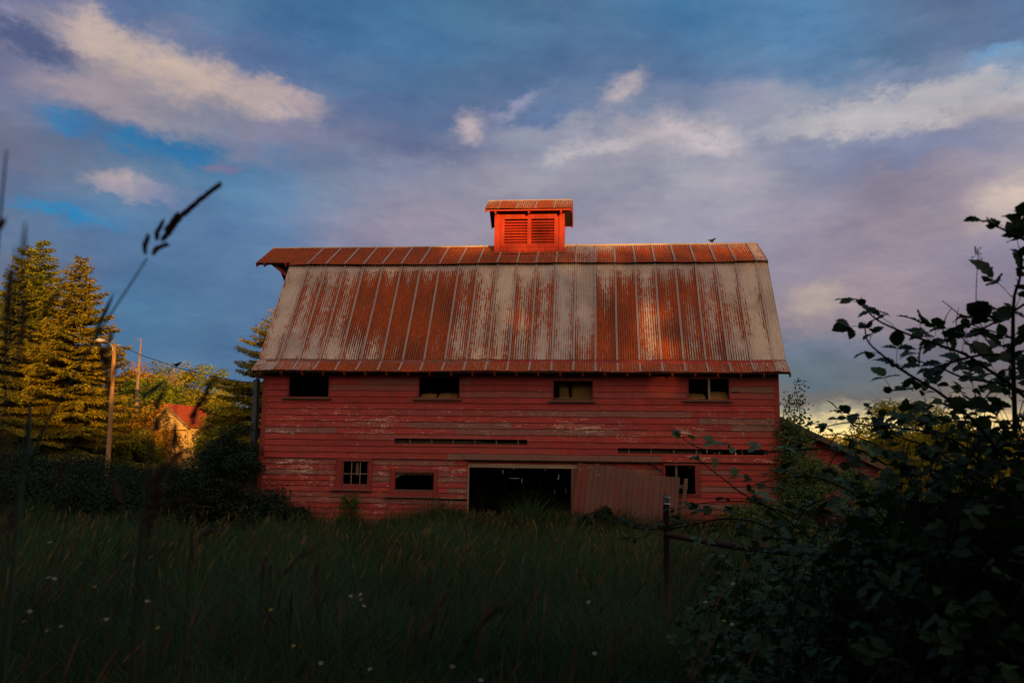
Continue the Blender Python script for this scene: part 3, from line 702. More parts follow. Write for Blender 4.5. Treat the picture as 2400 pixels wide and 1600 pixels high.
fr.box((cx0+.2, cy0-.012, 9.135), (lo[0]+.05, cy0+.018, 10.2)); fr.box((lo[1]-.05, cy0-.012, 9.135), (cx1-.2, cy0+.018, 10.2)); fr.box((7.30, cy0-.014, 9.18), (7.43, cy0+.018, 10.05))
fr.box((lo[0]+.05, cy0-.012, 10.05), (lo[1]-.05, cy0+.018, 10.2)); fr.box((lo[0]+.05, cy0-.012, 9.135), (lo[1]-.05, cy0+.018, 9.18))
fr.build('louvre_frame', M_CUP, cup)
for a, b in ((lo[0]+.05, 7.30), (7.43, lo[1]-.05)):
    lv = MB(); n = 9
    for i in range(n):
        z = 9.2+i*(.84/n); lv.hexa([(a, cy0-.005, z-.005), (b, cy0-.005, z-.005), (b, cy0+.005, z-.012), (a, cy0+.005, z-.012), (a, cy0+.075, z+.075), (b, cy0+.075, z+.075), (b, cy0+.085, z+.068), (a, cy0+.085, z+.068)])
    lv.build('louvre', M_CUP, cup)
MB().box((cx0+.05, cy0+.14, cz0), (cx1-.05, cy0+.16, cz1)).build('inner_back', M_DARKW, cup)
cr = MB(); cpf = [(2.74, 10.30), (YR, 10.88)]
sheet(5.93, 8.75, cpf, 'cup', cr, amp=.011, ny=5); sheet(5.93, 8.75, mir(cpf), 'cup', cr, amp=.011, ny=3); cr.build('cupola_roof', M_IRON, cup, True)
for x in (6.35, 6.96, 7.57, 8.18):
    mb = MB(); [mb.tube([(x+d, y, z+.02) for y, z in cpf], .009, 4) for d in (-.014, .014)]; mb.build('seam', M_SEAM, cup)
sm = MB(); sm.tube([(5.93, YR, 10.895), (8.75, YR, 10.895)], .02, 6); sm.build('ridge_cap', M_SEAM, cup)
cd_ = MB(); slab(cd_, 5.96, 8.72, (2.78, 10.30), (YR-.01, 10.86), .025, .03); slab(cd_, 5.96, 8.72, *mir(((2.78, 10.30), (YR-.01, 10.86))), .025, .03); cd_.build('roof_deck', M_DARKW, cup)
fa = MB(); fa.box((5.95, 2.75, 10.235), (8.73, 2.77, 10.28)); fa.box((5.95, 4.605, 10.235), (8.73, 4.63, 10.28)); fa.build('fascia', M_CUP, cup)
ve = MB()
for x in (5.94, 8.715):
    for s_ in (1, -1):
        ya = 2.74 if s_ > 0 else 2*YR-2.74
        ve.bar((x+.01, ya, 10.22), (x+.01, YR, 10.8), .025, .11, (0, -.5*s_, .86))
ve.build('barge_board', M_CUP, cup)
for x in (cx0+.03, 7.36, cx1-.08):
    rf = MB(); rf.bar((x, 2.78, 10.22), (x, 3.1, 10.40), .06, .13, (0, -.5, .86)); rf.build('rafter', M_CUP, cup)
MB().add([(cx0, cy0-.04, 8.93), (cx1+.02, cy0-.04, 8.93), (cx1+.05, cy0-.16, 8.855), (cx0-.03, cy0-.16, 8.855)], [(0, 1, 2, 3)], rust=.9, ridge=0., tone=0.).build('flashing', M_IRON, cup)

# hay in the loft
def bale(x, y, z, r_, h, rot, lab):
    mb = MB(); n = 16
    vs = []; prof = [(0, .92), (.1, 1), (.5, 1.03), (.9, 1), (1, .9)]
    L_ = h
    for t, k in prof:
        for j in range(n):
            a = 2*math.pi*j/n; rr = r_*k*(1+.05*math.sin(a*3+x*3)); vs.append((x+(t-.5)*L_, y+rr*math.cos(a), z+r_+rr*math.sin(a)))
    fs = [(i*n+j, i*n+(j+1) % n, (i+1)*n+(j+1) % n, (i+1)*n+j) for i in range(4) for j in range(n)]+[tuple(range(n)), tuple(range(4*n, 5*n))[::-1]]
    mb.add(vs, fs); o = mb.build('hay_bale', M_HAY, None, True, 0)
    o.location = (0, 0, 0); tag(o, lab, 'hay bale', 'hay bales in the loft windows'); return o
bale(4.72, .62, 3.36, .36, .48, 0, 'brown hay bale at the left in the second loft window')
bale(5.28, .62, 3.36, .36, .55, 0, 'larger brown hay bale at the right in the second loft window')
bale(12.3, .62, 3.3, .42, .5, 0, 'hay bale behind the left half of the rightmost loft window')
bale(12.9, .62, 3.3, .44, .52, 0, 'hay bale behind the right half of the rightmost loft window')
def sheaf(x, lab):
    mb = MB(); rs = random.Random(int(x*100))
    for i in range(60):
        a = x+rs.uniform(-.13, .13); y = .5+rs.uniform(-.08, .08); mb.tube([(a, y, 4.6), (a+rs.uniform(-.03, .03), y, 4.3), (a+rs.uniform(-.08, .08), y+rs.uniform(-.05, .05), 3.55)], .014, 3)
    tag(mb.build('hay_sheaf', M_HAY), lab, 'hay', 'hay hanging in the third loft window')
sheaf(8.62, 'brown hay hanging at the left in the third loft window'); sheaf(8.98, 'brown hay hanging at the middle of the third loft window'); sheaf(9.25, 'brown hay hanging at the right in the third loft window')

# ------------------------------------------------------------------ shed beside the barn
shed = empty('shed', (16, 3, 0), 'low red boarded shed with a sloping roof behind the brambles, right of the barn', 'shed')
sw = MB(); zt_ = lambda x: 3.42-(x-14.8)*.474
z = -.1
while z < 3.3:
    xr = min(17.3, 14.8+(3.36-z-.16)/.474)
    if xr > 14.7: board_row(sw, z, z+.151, 14.6, xr, [], y0=1.0, jrng=jr, pf=lambda x, z: .3)
    z += .151
sw.build('wall', M_RED, shed)
w2 = MB(); w2.box((17.25, 1.02, 0), (17.3, 6, 2.2)); w2.box((14.6, 6, 0), (17.3, 6.05, 2.2)); w2.build('wall', M_RED, shed)
ro = MB()
for q in (0,):
    a, b = (14.55, 3.55), (17.6, 3.55-.474*3.05)
    ro.hexa([(a[0], .7, a[1]-.04), (b[0], .7, b[1]-.04), (b[0], 6.3, b[1]-.04), (a[0], 6.3, a[1]-.04), (a[0], .7, a[1]), (b[0], .7, b[1]), (b[0], 6.3, b[1]), (a[0], 6.3, a[1])])
ro.build('roof', M_OLDW, shed)
MB().bar((14.55, .69, 3.46), (17.6, .69, 3.46-.474*3.05), .03, .13).build('barge_board', M_OLDW, shed)

# ------------------------------------------------------------------ birds
def bird(loc, s_, face, lab, cat='bird'):
    mb = MB(); n = 10
    prof = [(-.62, .02, .10), (-.40, .06, .05), (-.2, .15, .0), (0, .21, .03), (.16, .2, .11), (.27, .13, .22), (.34, .11, .31), (.42, .07, .33), (.46, .02, .32), (.56, .006, .31)]
    c_, s2 = math.cos(face), math.sin(face); vs = []
    for t, r_, up in prof:
        for j in range(n):
            a = 2*math.pi*j/n; lx, ly, lz = t, r_*math.cos(a)*.85, up+r_*math.sin(a)+.28
            vs.append((loc[0]+s_*(lx*c_-ly*s2), loc[1]+s_*(lx*s2+ly*c_), loc[2]+s_*lz))
    fs = [(i*n+j, i*n+(j+1) % n, (i+1)*n+(j+1) % n, (i+1)*n+j) for i in range(len(prof)-1) for j in range(n)]+[tuple(range(n)), tuple(range((len(prof)-1)*n, len(prof)*n))[::-1]]
    mb.add(vs, fs)
    for q in (-.07, .07):
        x, y = loc[0]-s_*q*s2, loc[1]+s_*q*c_; mb.tube([(x, y, loc[2]), (x, y, loc[2]+s_*.18)], s_*.02, 4)
    tag(mb.build('bird', M_BIRD, None, True), lab, cat)
bird((13.29, YR, 9.35), .27, .35, 'small dark bird perched on the barn ridge near its right end')

# ------------------------------------------------------------------ utility pole, lamp, wire, service post
pt = pixD(269, 804, 38); pb = pixD(246, 1205, 38); pole = empty('utility_pole', (pb[0], pb[1], 0), 'leaning wooden utility pole with a street lamp arm, left of the barn', 'utility pole')
pb2 = np.array([pb[0], pb[1], 0.]); MB().tube([pb2+(pt-pb2)*t for t in np.linspace(0, 1, 9)], [.105-.02*t for t in np.linspace(0, 1, 9)], 12).build('pole', M_POLE, pole, True)
arm = MB(); a0 = pixD(262, 818, 38); am = [pixD(265, 822, 37.9), pixD(263, 810, 37.8), pixD(254, 801, 37.7), pixD(244, 798, 37.6)]
arm.tube(am, .028, 6); arm.build('lamp_arm', M_LAMP, pole, True)
lh = MB(); lh.tube([pixD(247, 799, 37.65), pixD(243, 798, 37.6), pixD(236, 797.5, 37.55), pixD(228, 797, 37.5), pixD(225, 797, 37.5)], [.03, .06, .09, .08, .03], 8); lh.build('lamp_head', M_LAMP, pole, True)
MB().tube([pixD(275, 809, 37.9), pixD(281, 810, 37.8)], .05, 6).build('insulator', M_CER, pole)
wp = [pixD(280, 810, 37.8)]; end = pixY(604, 899, .35)
for px, py, t in ((337, 834, .2), (415, 861, .45), (505, 883, .72), (560, 893, .88)):
    D0, D1 = 37.8, float((end-C0)@Fv); wp.append(pixD(px, py, 1/((1-t)/D0+t/D1)))
wp.append(end)
tag(MB().tube(wp, .014, 5).build('power_line', M_WIRE, None, True), 'thin black cable running from the utility pole down to the barn', 'cable')
bp = wp[2]; bird((bp[0], bp[1], bp[2]+.01), .3, .5, 'tiny dark bird sitting on the black cable')
post = empty('service_post', (-.4, .4, 0), 'thick dark round post standing beside the barn left corner under the eave', 'post')
MB().tube([(-.37, .42, 0), (-.39, .4, 2.8), (-.415, .4, 4.42), (-.418, .4, 4.44)], [.1, .1, .1, .08], 14).build('pole', M_PIPE, post, True)
MB().tube([(-.40, .36, 4.40), (-.395, .36, 4.62)], .025, 8).build('mast_pipe', M_PIPE, post, True)
MB().box((-.55, .33, 4.02), (-.5, .42, 4.12)).build('bracket', M_PIPE, post)
MB().tube([(-.52, .36, 4.07), (-.3, .36, 4.07)], .02, 6).build('bracket', M_PIPE, post)

# ------------------------------------------------------------------ fence (right foreground)
fence = empty('fence', pixD(1560, 1400, 8)*[1, 1, 0], 'rusty pipe and wire mesh fence half buried in brambles', 'fence')
f0 = pixD(1562, 1252, 8.2); f1 = pixD(1910, 1300, 6.9); f2_ = f1+(f1-f0)*1.6
f2_[2] = f1[2]
def postat(p, h, r_): MB().tube([(p[0], p[1], 0), (p[0], p[1], h)], r_, 12).build('post', M_RUSTM, fence, True)
ptop = pixD(1566, 1170, 8.2); postat(f0, ptop[2], .028); postat(f1, f1[2]+.05, .03); postat(f2_, f2_[2]+.05, .03)
MB().tube([f0, (f0+f1)/2-[0, 0, .02], f1, f2_], .03, 10).build('top_rail', M_RUSTM, fence, True)
MB().tube([f0+[0, 0, -.8], f1+[0, 0, -.8]], .012, 6).build('bottom_wire', M_RUSTM, fence)
cp = MB(); cp.tube([(f0[0], f0[1], ptop[2]-.03), (f0[0], f0[1], ptop[2]+.045), (f0[0], f0[1], ptop[2]+.05)], [.032, .032, .015], 12); cp.build('post_cap', M_PIPE, fence, True)
MB().tube([(f0[0]+.01, f0[1]-.01, ptop[2]-.045), (f0[0]+.01, f0[1]-.01, ptop[2]-.03)], .036, 10).build('insulator', M_CER, fence, True)
MB().tube([(f0[0]+.01, f0[1]-.01, ptop[2]+.02), (f0[0]+.012, f0[1]-.012, ptop[2]+.03)], .034, 10).build('insulator', M_CER, fence, True)
me_ = MB(); L_ = np.linalg.norm(f1-f0); nx = int(L_/.07)
for i in range(nx+8):
    for s_ in (1, -1):
        t0 = i/nx; t1 = t0+s_*.8/1.6/L_*1.0
        za, zb = f0[2]-.03, f0[2]-.83
        p = f0+(f1-f0)*t0; q = f0+(f1-f0)*(t0+s_*.5/L_)
        a, b = 0, 1
        if t0+s_*.5/L_ > 1: b = (1-t0)/(s_*.5/L_)
        if t0+s_*.5/L_ < 0: b = (0-t0)/(s_*.5/L_)
        if t0 > 1: continue
        e0 = np.array([p[0], p[1], za]); e1 = np.array([q[0], q[1], zb]); me_.tube([e0, e0+(e1-e0)*b], .0016, 3)
me_.build('wire_mesh', M_RUSTM, fence)

bf = empty('board_fence', pixD(2260, 1400, 2.75)*[1, 1, 0], 'near-black wooden board fence standing in the bramble shade at the right', 'fence')
e0, e1 = pixD(2128, 1172, 3.4), pixD(2520, 1160, 3.1); n_ = 9
for i in range(n_):
    a = e0+(e1-e0)*(i/n_); b = e0+(e1-e0)*((i+.94)/n_); h = a[2]+.012*math.sin(i*2.7); dn = np.cross((b-a)/np.linalg.norm(b-a), [0, 0, 1])*.02
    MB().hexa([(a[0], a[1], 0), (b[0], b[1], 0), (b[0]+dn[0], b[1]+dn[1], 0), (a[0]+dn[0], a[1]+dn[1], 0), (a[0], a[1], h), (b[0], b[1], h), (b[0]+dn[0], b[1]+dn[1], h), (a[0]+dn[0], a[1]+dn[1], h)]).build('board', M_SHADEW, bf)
# ------------------------------------------------------------------ trees
def conifer(base, H, Rb, lab, mat, seed, zmin=.08, lean=(0, 0), dens=.75, group='conifers left of the barn'):
    rs = np.random.default_rng(seed); root = empty('conifer_tree', base, lab, 'conifer', group)
    b = np.array([float(v) for v in base]); ax = lambda t: b+np.array([lean[0]*t, lean[1]*t, H*t])
    MB().tube([ax(t) for t in np.linspace(0, 1, 8)], [max(.01, H*.018*(1-t)) for t in np.linspace(0, 1, 8)], 8).build('trunk', M_BARK, root, True)
    P_, D_, N_, L_, W_ = [], [], [], [], []; br = MB(); t = zmin
    while t < .995:
        nb = rs.integers(5, 8); a0 = rs.uniform(0, 6.28)
        for k in range(nb):
            an = a0+k*2*math.pi/nb+rs.uniform(-.3, .3); tt = min(.998, t+rs.uniform(-.012, .012)); Lb = Rb*((1-tt)**.82)*rs.uniform(.62, 1.12)+.12
            if rs.random() < .08: Lb *= 1.18
            d = np.array([math.cos(an), math.sin(an), 0]); s_ = np.array([-d[1], d[0], 0]); o = ax(tt)
            up0 = .25*(tt) ; dr = .42-.25*tt
            f = lambda u: o+d*Lb*u+np.array([0, 0, Lb*(up0*u-dr*u*u+.20*u**4)])
            br.tube([f(u) for u in (0, .35, .7, 1)], [.03*Lb/2+.008, .02, .012, .004], 3)
            n = int(max(8, Lb*17*dens))
            for u in np.linspace(.12, 1, n):
                w = Lb*.30*(1-u*.72)*min(1, u*4)+.06; c_ = f(u)
                for sg in (-1, 1):
                    m2 = max(2, int(w/.055))
                    for q in range(m2):
                        v = (q+rs.random())/m2; p = c_+s_*sg*w*v+np.array([0, 0, -w*v*.35+rs.normal(0, .03)])-d*w*v*.15
                        P_.append(p); D_.append(d*(.75+rs.normal(0, .25))+s_*sg*(.7+rs.normal(0, .25))+np.array([0, 0, -.35+rs.normal(0, .3)])); N_.append(np.array([rs.normal(0, .8), rs.normal(-.3, .8), .8]))
                        L_.append(rs.uniform(.14, .25)); W_.append(rs.uniform(.05, .085))
        t += .42/H*(1.15-.4*t)
    br.build('branches', M_BARK, root)
    V, Q = rhombs(np.array(P_), np.array(D_), np.array(N_), L_, W_, .2)
    nmesh('crown', V, Q, mat, root, {'tone': np.repeat(rs.random(len(P_)), 4)})
    return root
def limbs(mb, p, d, L, r_, depth, rs, tips, spread=.6, up=.15):
    q = p+d*L; mid = p+d*L*.5+rs.normal(0, .05*L, 3); mb.tube([p, mid, q], [r_, r_*.85, r_*.7], 5 if r_ > .03 else 3)
    if depth == 0: tips.append(q); return
    for k in range(rs.integers(2, 4)):
        nd = d+rs.normal(0, spread, 3)+[0, 0, up]; nd = nd/np.linalg.norm(nd); limbs(mb, q, nd, L*rs.uniform(.6, .85), r_*.62, depth-1, rs, tips, spread, up)
def broadleaf(base, H, Rr, lab, mat, seed, nclump=60, per=130, leaf=.16, z0=.15, name='broadleaf_tree', cat='tree', group=None, clsz=.22, trunk=True, flat=1.):
    rs = np.random.default_rng(seed); root = empty(name, base, lab, cat, group); b = np.array([float(v) for v in base])
    tips = []; mb = MB(); r0 = max(.04, H*.018)
    top = b+[0, 0, H*(.3 if trunk else .08)]; mb.tube([b, (b+top)/2+rs.normal(0, .03*H, 3)*[1, 1, 0], top], [r0*1.3, r0, r0*.85], 8)
    for k in range(5 if trunk else 9):
        a = rs.uniform(0, 6.28); d = np.array([math.cos(a)*.8, math.sin(a)*.8, 1.]); limbs(mb, top, d/np.linalg.norm(d), H*.2, r0*.6, 2, rs, tips)
    mb.build('trunk' if trunk else 'stems', M_BARK, root)
    # clumps through the crown, denser near its surface, with an uneven outline
    u = unit(rs.normal(0, 1, (nclump, 3))); rad_ = rs.uniform(.35, 1, nclump)**.55; He = H if trunk else H-Rr*clsz*.75; zc = He*(z0+1)/2; hz = He*(1-z0)/2
    cc = b+np.stack([u[:, 0]*Rr*rad_*flat, u[:, 1]*Rr*rad_, zc+u[:, 2]*hz*rad_], 1)*[1, 1, 1]-[0, 0, b[2]*0]
    cs = Rr*clsz*rs.uniform(.6, 1.4, nclump)
    off = rs.normal(0, 1, (nclump, per, 3)); off = unit(off)*rs.uniform(.1, 1, (nclump, per, 1))**.5; off[..., 2] *= .7
    P_ = (cc[:, None, :]+off*cs[:, None, None]).reshape(-1, 3); P_[:, 2] = np.maximum(P_[:, 2], .05+b[2])
    D_ = off.reshape(-1, 3)+rs.normal(0, .6, P_.shape)+[0, 0, -.2]; N_ = off.reshape(-1, 3)*.7+rs.normal(0, .5, P_.shape)+[0, 0, .7]
    n = len(P_); V, Q = rhombs(P_, D_, N_, leaf*rs.uniform(.7, 1.4, n), leaf*rs.uniform(.4, .75, n), .2)
    tn = np.repeat(np.clip(np.repeat(rs.random(nclump), per)*.6+rs.random(n)*.4, 0, 1), 4)
    nmesh('crown' if trunk else 'foliage', V, Q, mat, root, {'tone': tn})
    return root
def baretree(base, H, lab, seed, mat=M_PBARK, spread=.35, group=None):
    rs = np.random.default_rng(seed); root = empty('bare_tree', base, lab, 'bare tree', group); b = np.array([float(v) for v in base]); mb = MB(); tips = []
    MB().tube([b, b+[0, 0, H*.5]], [.14, .09], 6).build('trunk', mat, root)
    limbs(mb, b+[0, 0, H*.5], np.array([0, 0, 1.]), H*.13, .08, 5, rs, tips, spread, .3); mb.build('branches', mat, root)
def gp(px, D, z=0.):                           # ground point under a photo column at distance D
    p = pixD(px, 1127, D); return np.array([p[0], p[1], z])
def ht(px, py, D): return float(pixD(px, py, D)[2])
conifer(gp(140, 46), ht(142, 574, 46), 5.5, 'tall golden-green conifer with drooping tiers, nearest the utility pole', M_CON, 3)
conifer(gp(45, 50), ht(43, 535, 50), 5.6, 'tallest conifer with a narrow twin top near the left edge', M_CON2, 4)
conifer(gp(8, 47), ht(12, 545, 47), 5.2, 'conifer cut by the left edge of the picture', M_CON2, 5)
conifer(gp(195, 54), ht(195, 790, 54), 2.8, 'short bushy conifer low behind the utility pole', M_CON, 6)
conifer(gp(642, 44), ht(640, 698, 44), 6.4, 'golden conifer rising behind the left end of the barn roof', M_CON, 8, group='')
# lit wood on the left
for i, (px, py, D, Rr, mt, lab, c_) in enumerate([
        (285, 838, 72, 3.0, M_BRD2, 'rusty-toned tree just right of the utility pole top', 'a'),
        (335, 855, 66, 2.6, M_BRD3, 'fresh green tree behind the pale dead snag', 'a'), (355, 838, 78, 3.2, M_BRD, 'rounded golden-green tree between the snag and the bare trees', 'a'),
        (415, 852, 74, 3.0, M_BRD, 'golden tree under the bird on the cable', 'a'), (465, 848, 80, 3.2, M_BRD3, 'bright green domed tree below the cable, left of the barn conifer', 'a'),
        (500, 925, 64, 2.3, M_BRD, 'low lit tree right above the small house roof', 'a'), (560, 915, 58, 3.0, M_CON2, 'dark gold tree filling the gap beside the dark service post', 'a'),
        (300, 940, 56, 2.6, M_BRD2, 'brown-gold shrubby tree beside the lower pole', 'a'), (300, 1000, 50, 1.6, M_BRD, 'leafy tree left of the small house', 'a'),
        (240, 910, 60, 3., M_BRD, 'shaded tree directly behind the utility pole', 'a'), (110, 900, 62, 5., M_BRD, 'broad tree filling in behind the conifers', 'a'), (545, 985, 48, 1.6, M_BRD, 'dim leafy tree right of the small house', 'a'), (425, 905, 90, 4.5, M_BRD, 'distant golden tree behind the small house', 'a')]):
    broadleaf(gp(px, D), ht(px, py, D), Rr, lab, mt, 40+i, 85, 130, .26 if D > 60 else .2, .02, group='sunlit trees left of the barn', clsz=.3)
s_ = gp(322, 60); sn = empty('dead_snag', s_, 'thin pale dead tree trunk sticking up left of the barn', 'dead tree')
tp = pixD(331, 790, 60); MB().tube([s_, pixD(321, 925, 60), pixD(327, 850, 60), pixD(330, 810, 60), tp], [.14, .12, .09, .06, .02], 6).build('trunk', M_PBARK, sn)
tw = MB(); rs = np.random.default_rng(5)
for i in range(16):
    t = rs.uniform(.45, .98); p = s_+(tp-s_)*t; a = rs.uniform(0, 6.28); q = p+np.array([math.cos(a), math.sin(a), .25])*rs.uniform(.3, .9); tw.tube([p, q], [.025, .008], 3)
tw.build('twigs', M_PBARK, sn)
baretree(gp(388, 72), ht(388, 826, 72), 'bare reddish tree with fine twigs above the gold trees', 21, group='bare trees')
baretree(gp(372, 73), ht(372, 850, 73), 'smaller bare tree leaning beside the reddish one', 22, group='bare trees')
baretree(gp(290, 75), ht(290, 820, 75), 'hazy bare tree right beside the pole lamp', 23, group='bare trees')
baretree(gp(405, 70), ht(408, 860, 70), 'bare tree right under the bird on the cable', 25, group='bare trees')
baretree(gp(518, 70), ht(518, 880, 70), 'pinkish bare tree left of the barn conifer', 24, group='bare trees')
# small house
hs = empty('house', gp(400, 60), 'small pale wooden house with a red roof among the sunlit trees', 'house')
ap = pixD(386, 945, 60); rd = np.array([.38, .925, 0]); gd = np.array([.925, -.38, 0]); hw = 2.36; rise = 1.55; Lh = 7.2; ze = ap[2]-rise
def hp(u, v, z): return ap+rd*u+gd*v+np.array([0, 0, z-ap[2]])
wl = MB(); ezs = ze
for u0, u1 in ((.25, .37),):
    wl.add([hp(.25, -hw+.2, 0), hp(.25, hw-.2, 0), hp(.25, hw-.2, ze+.06), hp(.25, 0, ap[2]-.06), hp(.25, -hw+.2, ze+.06), hp(Lh-.2, -hw+.2, 0), hp(Lh-.2, hw-.2, 0), hp(Lh-.2, hw-.2, ze+.06), hp(Lh-.2, 0, ap[2]-.06), hp(Lh-.2, -hw+.2, ze+.06)],
           [(0, 1, 2, 3, 4), (9, 8, 7, 6, 5), (1, 6, 7, 2), (0, 4, 9, 5)])
z = .2
while z < ap[2]-.2:                            # lapped boards on the gable
    k = hw-.2 if z < ze else (hw-.2)*(ap[2]-.1-z)/rise
    if k > .1: wl.hexa([hp(.21, -k, z), hp(.21, k, z), hp(.24, k, z), hp(.24, -k, z), hp(.232, -k, z+.18), hp(.232, k, z+.18), hp(.245, k, z+.18), hp(.245, -k, z+.18)])
    z += .2
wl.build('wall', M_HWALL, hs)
rf = MB()
for sg in (1, -1):
    rf.hexa([hp(0, 0, ap[2]-.05), hp(Lh, 0, ap[2]-.05), hp(Lh, sg*(hw+.15), ze-.12), hp(0, sg*(hw+.15), ze-.12), hp(0, 0, ap[2]+.02), hp(Lh, 0, ap[2]+.02), hp(Lh, sg*(hw+.15), ze-.04), hp(0, sg*(hw+.15), ze-.04)])
rf.build('roof', M_HROOF, hs)
MB().bar(hp(.15, hw-.3, ze-.3), hp(.15, -hw+.3, ze-.3), .1, .06).build('belt_board', M_OLDW, hs)
MB().bar(hp(-.02, 0, ap[2]-.1), hp(-.02, hw+.15, ze-.16), .04, .14).build('barge_board', M_PALE, hs)
wi = MB(); wi.bar(hp(.17, -.35, 2.9), hp(.17, -.35, 4.0), .7, .04, (-.38, -.925, 0)); wi.build('window', M_DARKW, hs)

# hedge of dark bushes across the left
for i, (px, py, D, Rr) in enumerate([(20, 1010, 32, 3.2), (95, 1040, 31, 2.4), (165, 1035, 34, 2.6), (225, 1050, 41, 2.4), (300, 1068, 40, 2.6), (370, 1072, 39, 2.4), (440, 1078, 37, 2.5), (500, 1060, 36, 2.2), (555, 1010, 33, 2.3), (60, 1085, 26, 1.8), (330, 1110, 30, 1.7), (200, 1120, 27, 1.6)]):
    where = ['at the left edge', 'second from the left edge', 'left of the utility pole', 'right behind the utility pole', 'right of the utility pole', 'below the house gable', 'right below the house', 'between the house and the barn', 'nearest the barn', 'low in front at the far left', 'low in front below the house gable', 'low in front left of the pole'][i]
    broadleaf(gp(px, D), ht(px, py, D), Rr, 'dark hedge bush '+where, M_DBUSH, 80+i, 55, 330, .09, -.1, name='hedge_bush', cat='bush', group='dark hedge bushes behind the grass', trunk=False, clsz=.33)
broadleaf(np.array([-.55, -.8, 0]), 3.35, .9, 'dark dense bush swallowing the barn left corner', M_DBUSH, 99, 80, 230, .07, -.1, name='bush', cat='bush', trunk=False, clsz=.3)
broadleaf(np.array([-1.35, -1.3, 0]), 2.35, .85, 'lower dark bush just left of the one at the barn corner', M_DBUSH, 93, 60, 200, .07, -.1, name='bush', cat='bush', trunk=False, clsz=.3)
broadleaf(np.array([.6, -1.1, 0]), 1.45, 1.1, 'low dark shrub spreading from the left corner bush along the wall', M_DBUSH, 98, 50, 160, .08, -.1, name='bush', cat='bush', trunk=False, clsz=.28)
broadleaf(np.array([9.6, -.9, 0]), 1.12, .42, 'small dark shrub at the foot of the slumped door', M_DBUSH, 97, 30, 120, .06, 0, name='bush', cat='bush', trunk=False, clsz=.4)
broadleaf(np.array([2.75, -.35, 0]), 1.35, .28, 'thin scrub growing under the small paned window', M_VINE, 96, 24, 70, .06, .1, name='bush', cat='bush', trunk=False, clsz=.5)
broadleaf(np.array([15.35, -1.7, 0]), 2.5, 1.35, 'yellow-green bush between the barn right corner and the brambles', M_VINE, 95, 90, 190, .085, -.1, name='bush', cat='bush', trunk=False, clsz=.26)
broadleaf(np.array([13.6, -1.6, 0]), 1.35, 1.3, 'low green scrub in front of the barn right end', M_VINE, 94, 60, 150, .08, -.1, name='bush', cat='bush', trunk=False, clsz=.26)
# climber on the right corner
cl = empty('climbing_vine', (14.5, -.1, 0), 'leafy climber scrambling up the barn right corner', 'vine'); st = MB(); rs = np.random.default_rng(12); P_, cc = [], []
for k in range(9):
    p = np.array([14.5+rs.uniform(-.1, .35), -.12+rs.uniform(-.1, .2), 0.]); pts = [p.copy()]; top = rs.uniform(2.9, 4.35)
    while p[2] < top: p = p+np.array([rs.normal(.008, .05), rs.normal(0, .03), .2]); p[0] = min(max(p[0], 14.3), 14.95); pts.append(p.copy()); cc.append(p.copy())
    st.tube(pts, .01, 4)
st.build('stems', M_CANE, cl)
for q in cc:
    w = .30 if q[2] < 3.4 else .16
    n = 34 if q[2] < 3.4 else 12
    P_ += [q+rs.normal(0, w*.6, 3)*[1, .8, .7]+[.08, -.05, 0] for _ in range(n)]
P_ = np.array(P_); n = len(P_); V, Q = rhombs(P_, rs.normal(0, 1, (n, 3))+[0, -.3, -.3], rs.normal(0, .5, (n, 3))+[0, -.7, .6], rs.uniform(.06, .11, n), rs.uniform(.05, .08, n), .15)
nmesh('foliage', V, Q, M_VINE, cl, {'tone': np.repeat(rs.random(n), 4)})
# trees beyond, right
broadleaf(gp(2150, 34), ht(2150, 925, 34), 2.1, 'golden-olive tree showing above the brambles on the right', M_BRD, 120, 110, 150, .11, .2, group='trees beyond the brambles', clsz=.2)
broadleaf(gp(2230, 40), ht(2230, 960, 40), 2.4, 'dimmer tree behind the brambles right of the golden one', M_BRD, 121, 80, 130, .13, .1, group='trees beyond the brambles', clsz=.22)
for i, (px, py, D, Rr) in enumerate([(1905, 1018, 95, 5), (1975, 1022, 90, 4.5), (2040, 1016, 84, 4.5), (2100, 1012, 80, 4.5), (2180, 1020, 76, 4.5), (2260, 1010, 74, 4.6), (2350, 1000, 72, 4.6), (2440, 1000, 72, 4.6)]):
    broadleaf(gp(px, D), ht(px, py, D), Rr, 'far orange-lit tree on the right horizon, number %s counted from the barn' % ['one', 'two', 'three', 'four', 'five', 'six', 'seven', 'eight'][i], M_BRD2 if i % 2 else M_BRD, 130+i, 60, 120, .34, -.05, group='far trees on the right horizon', clsz=.32)
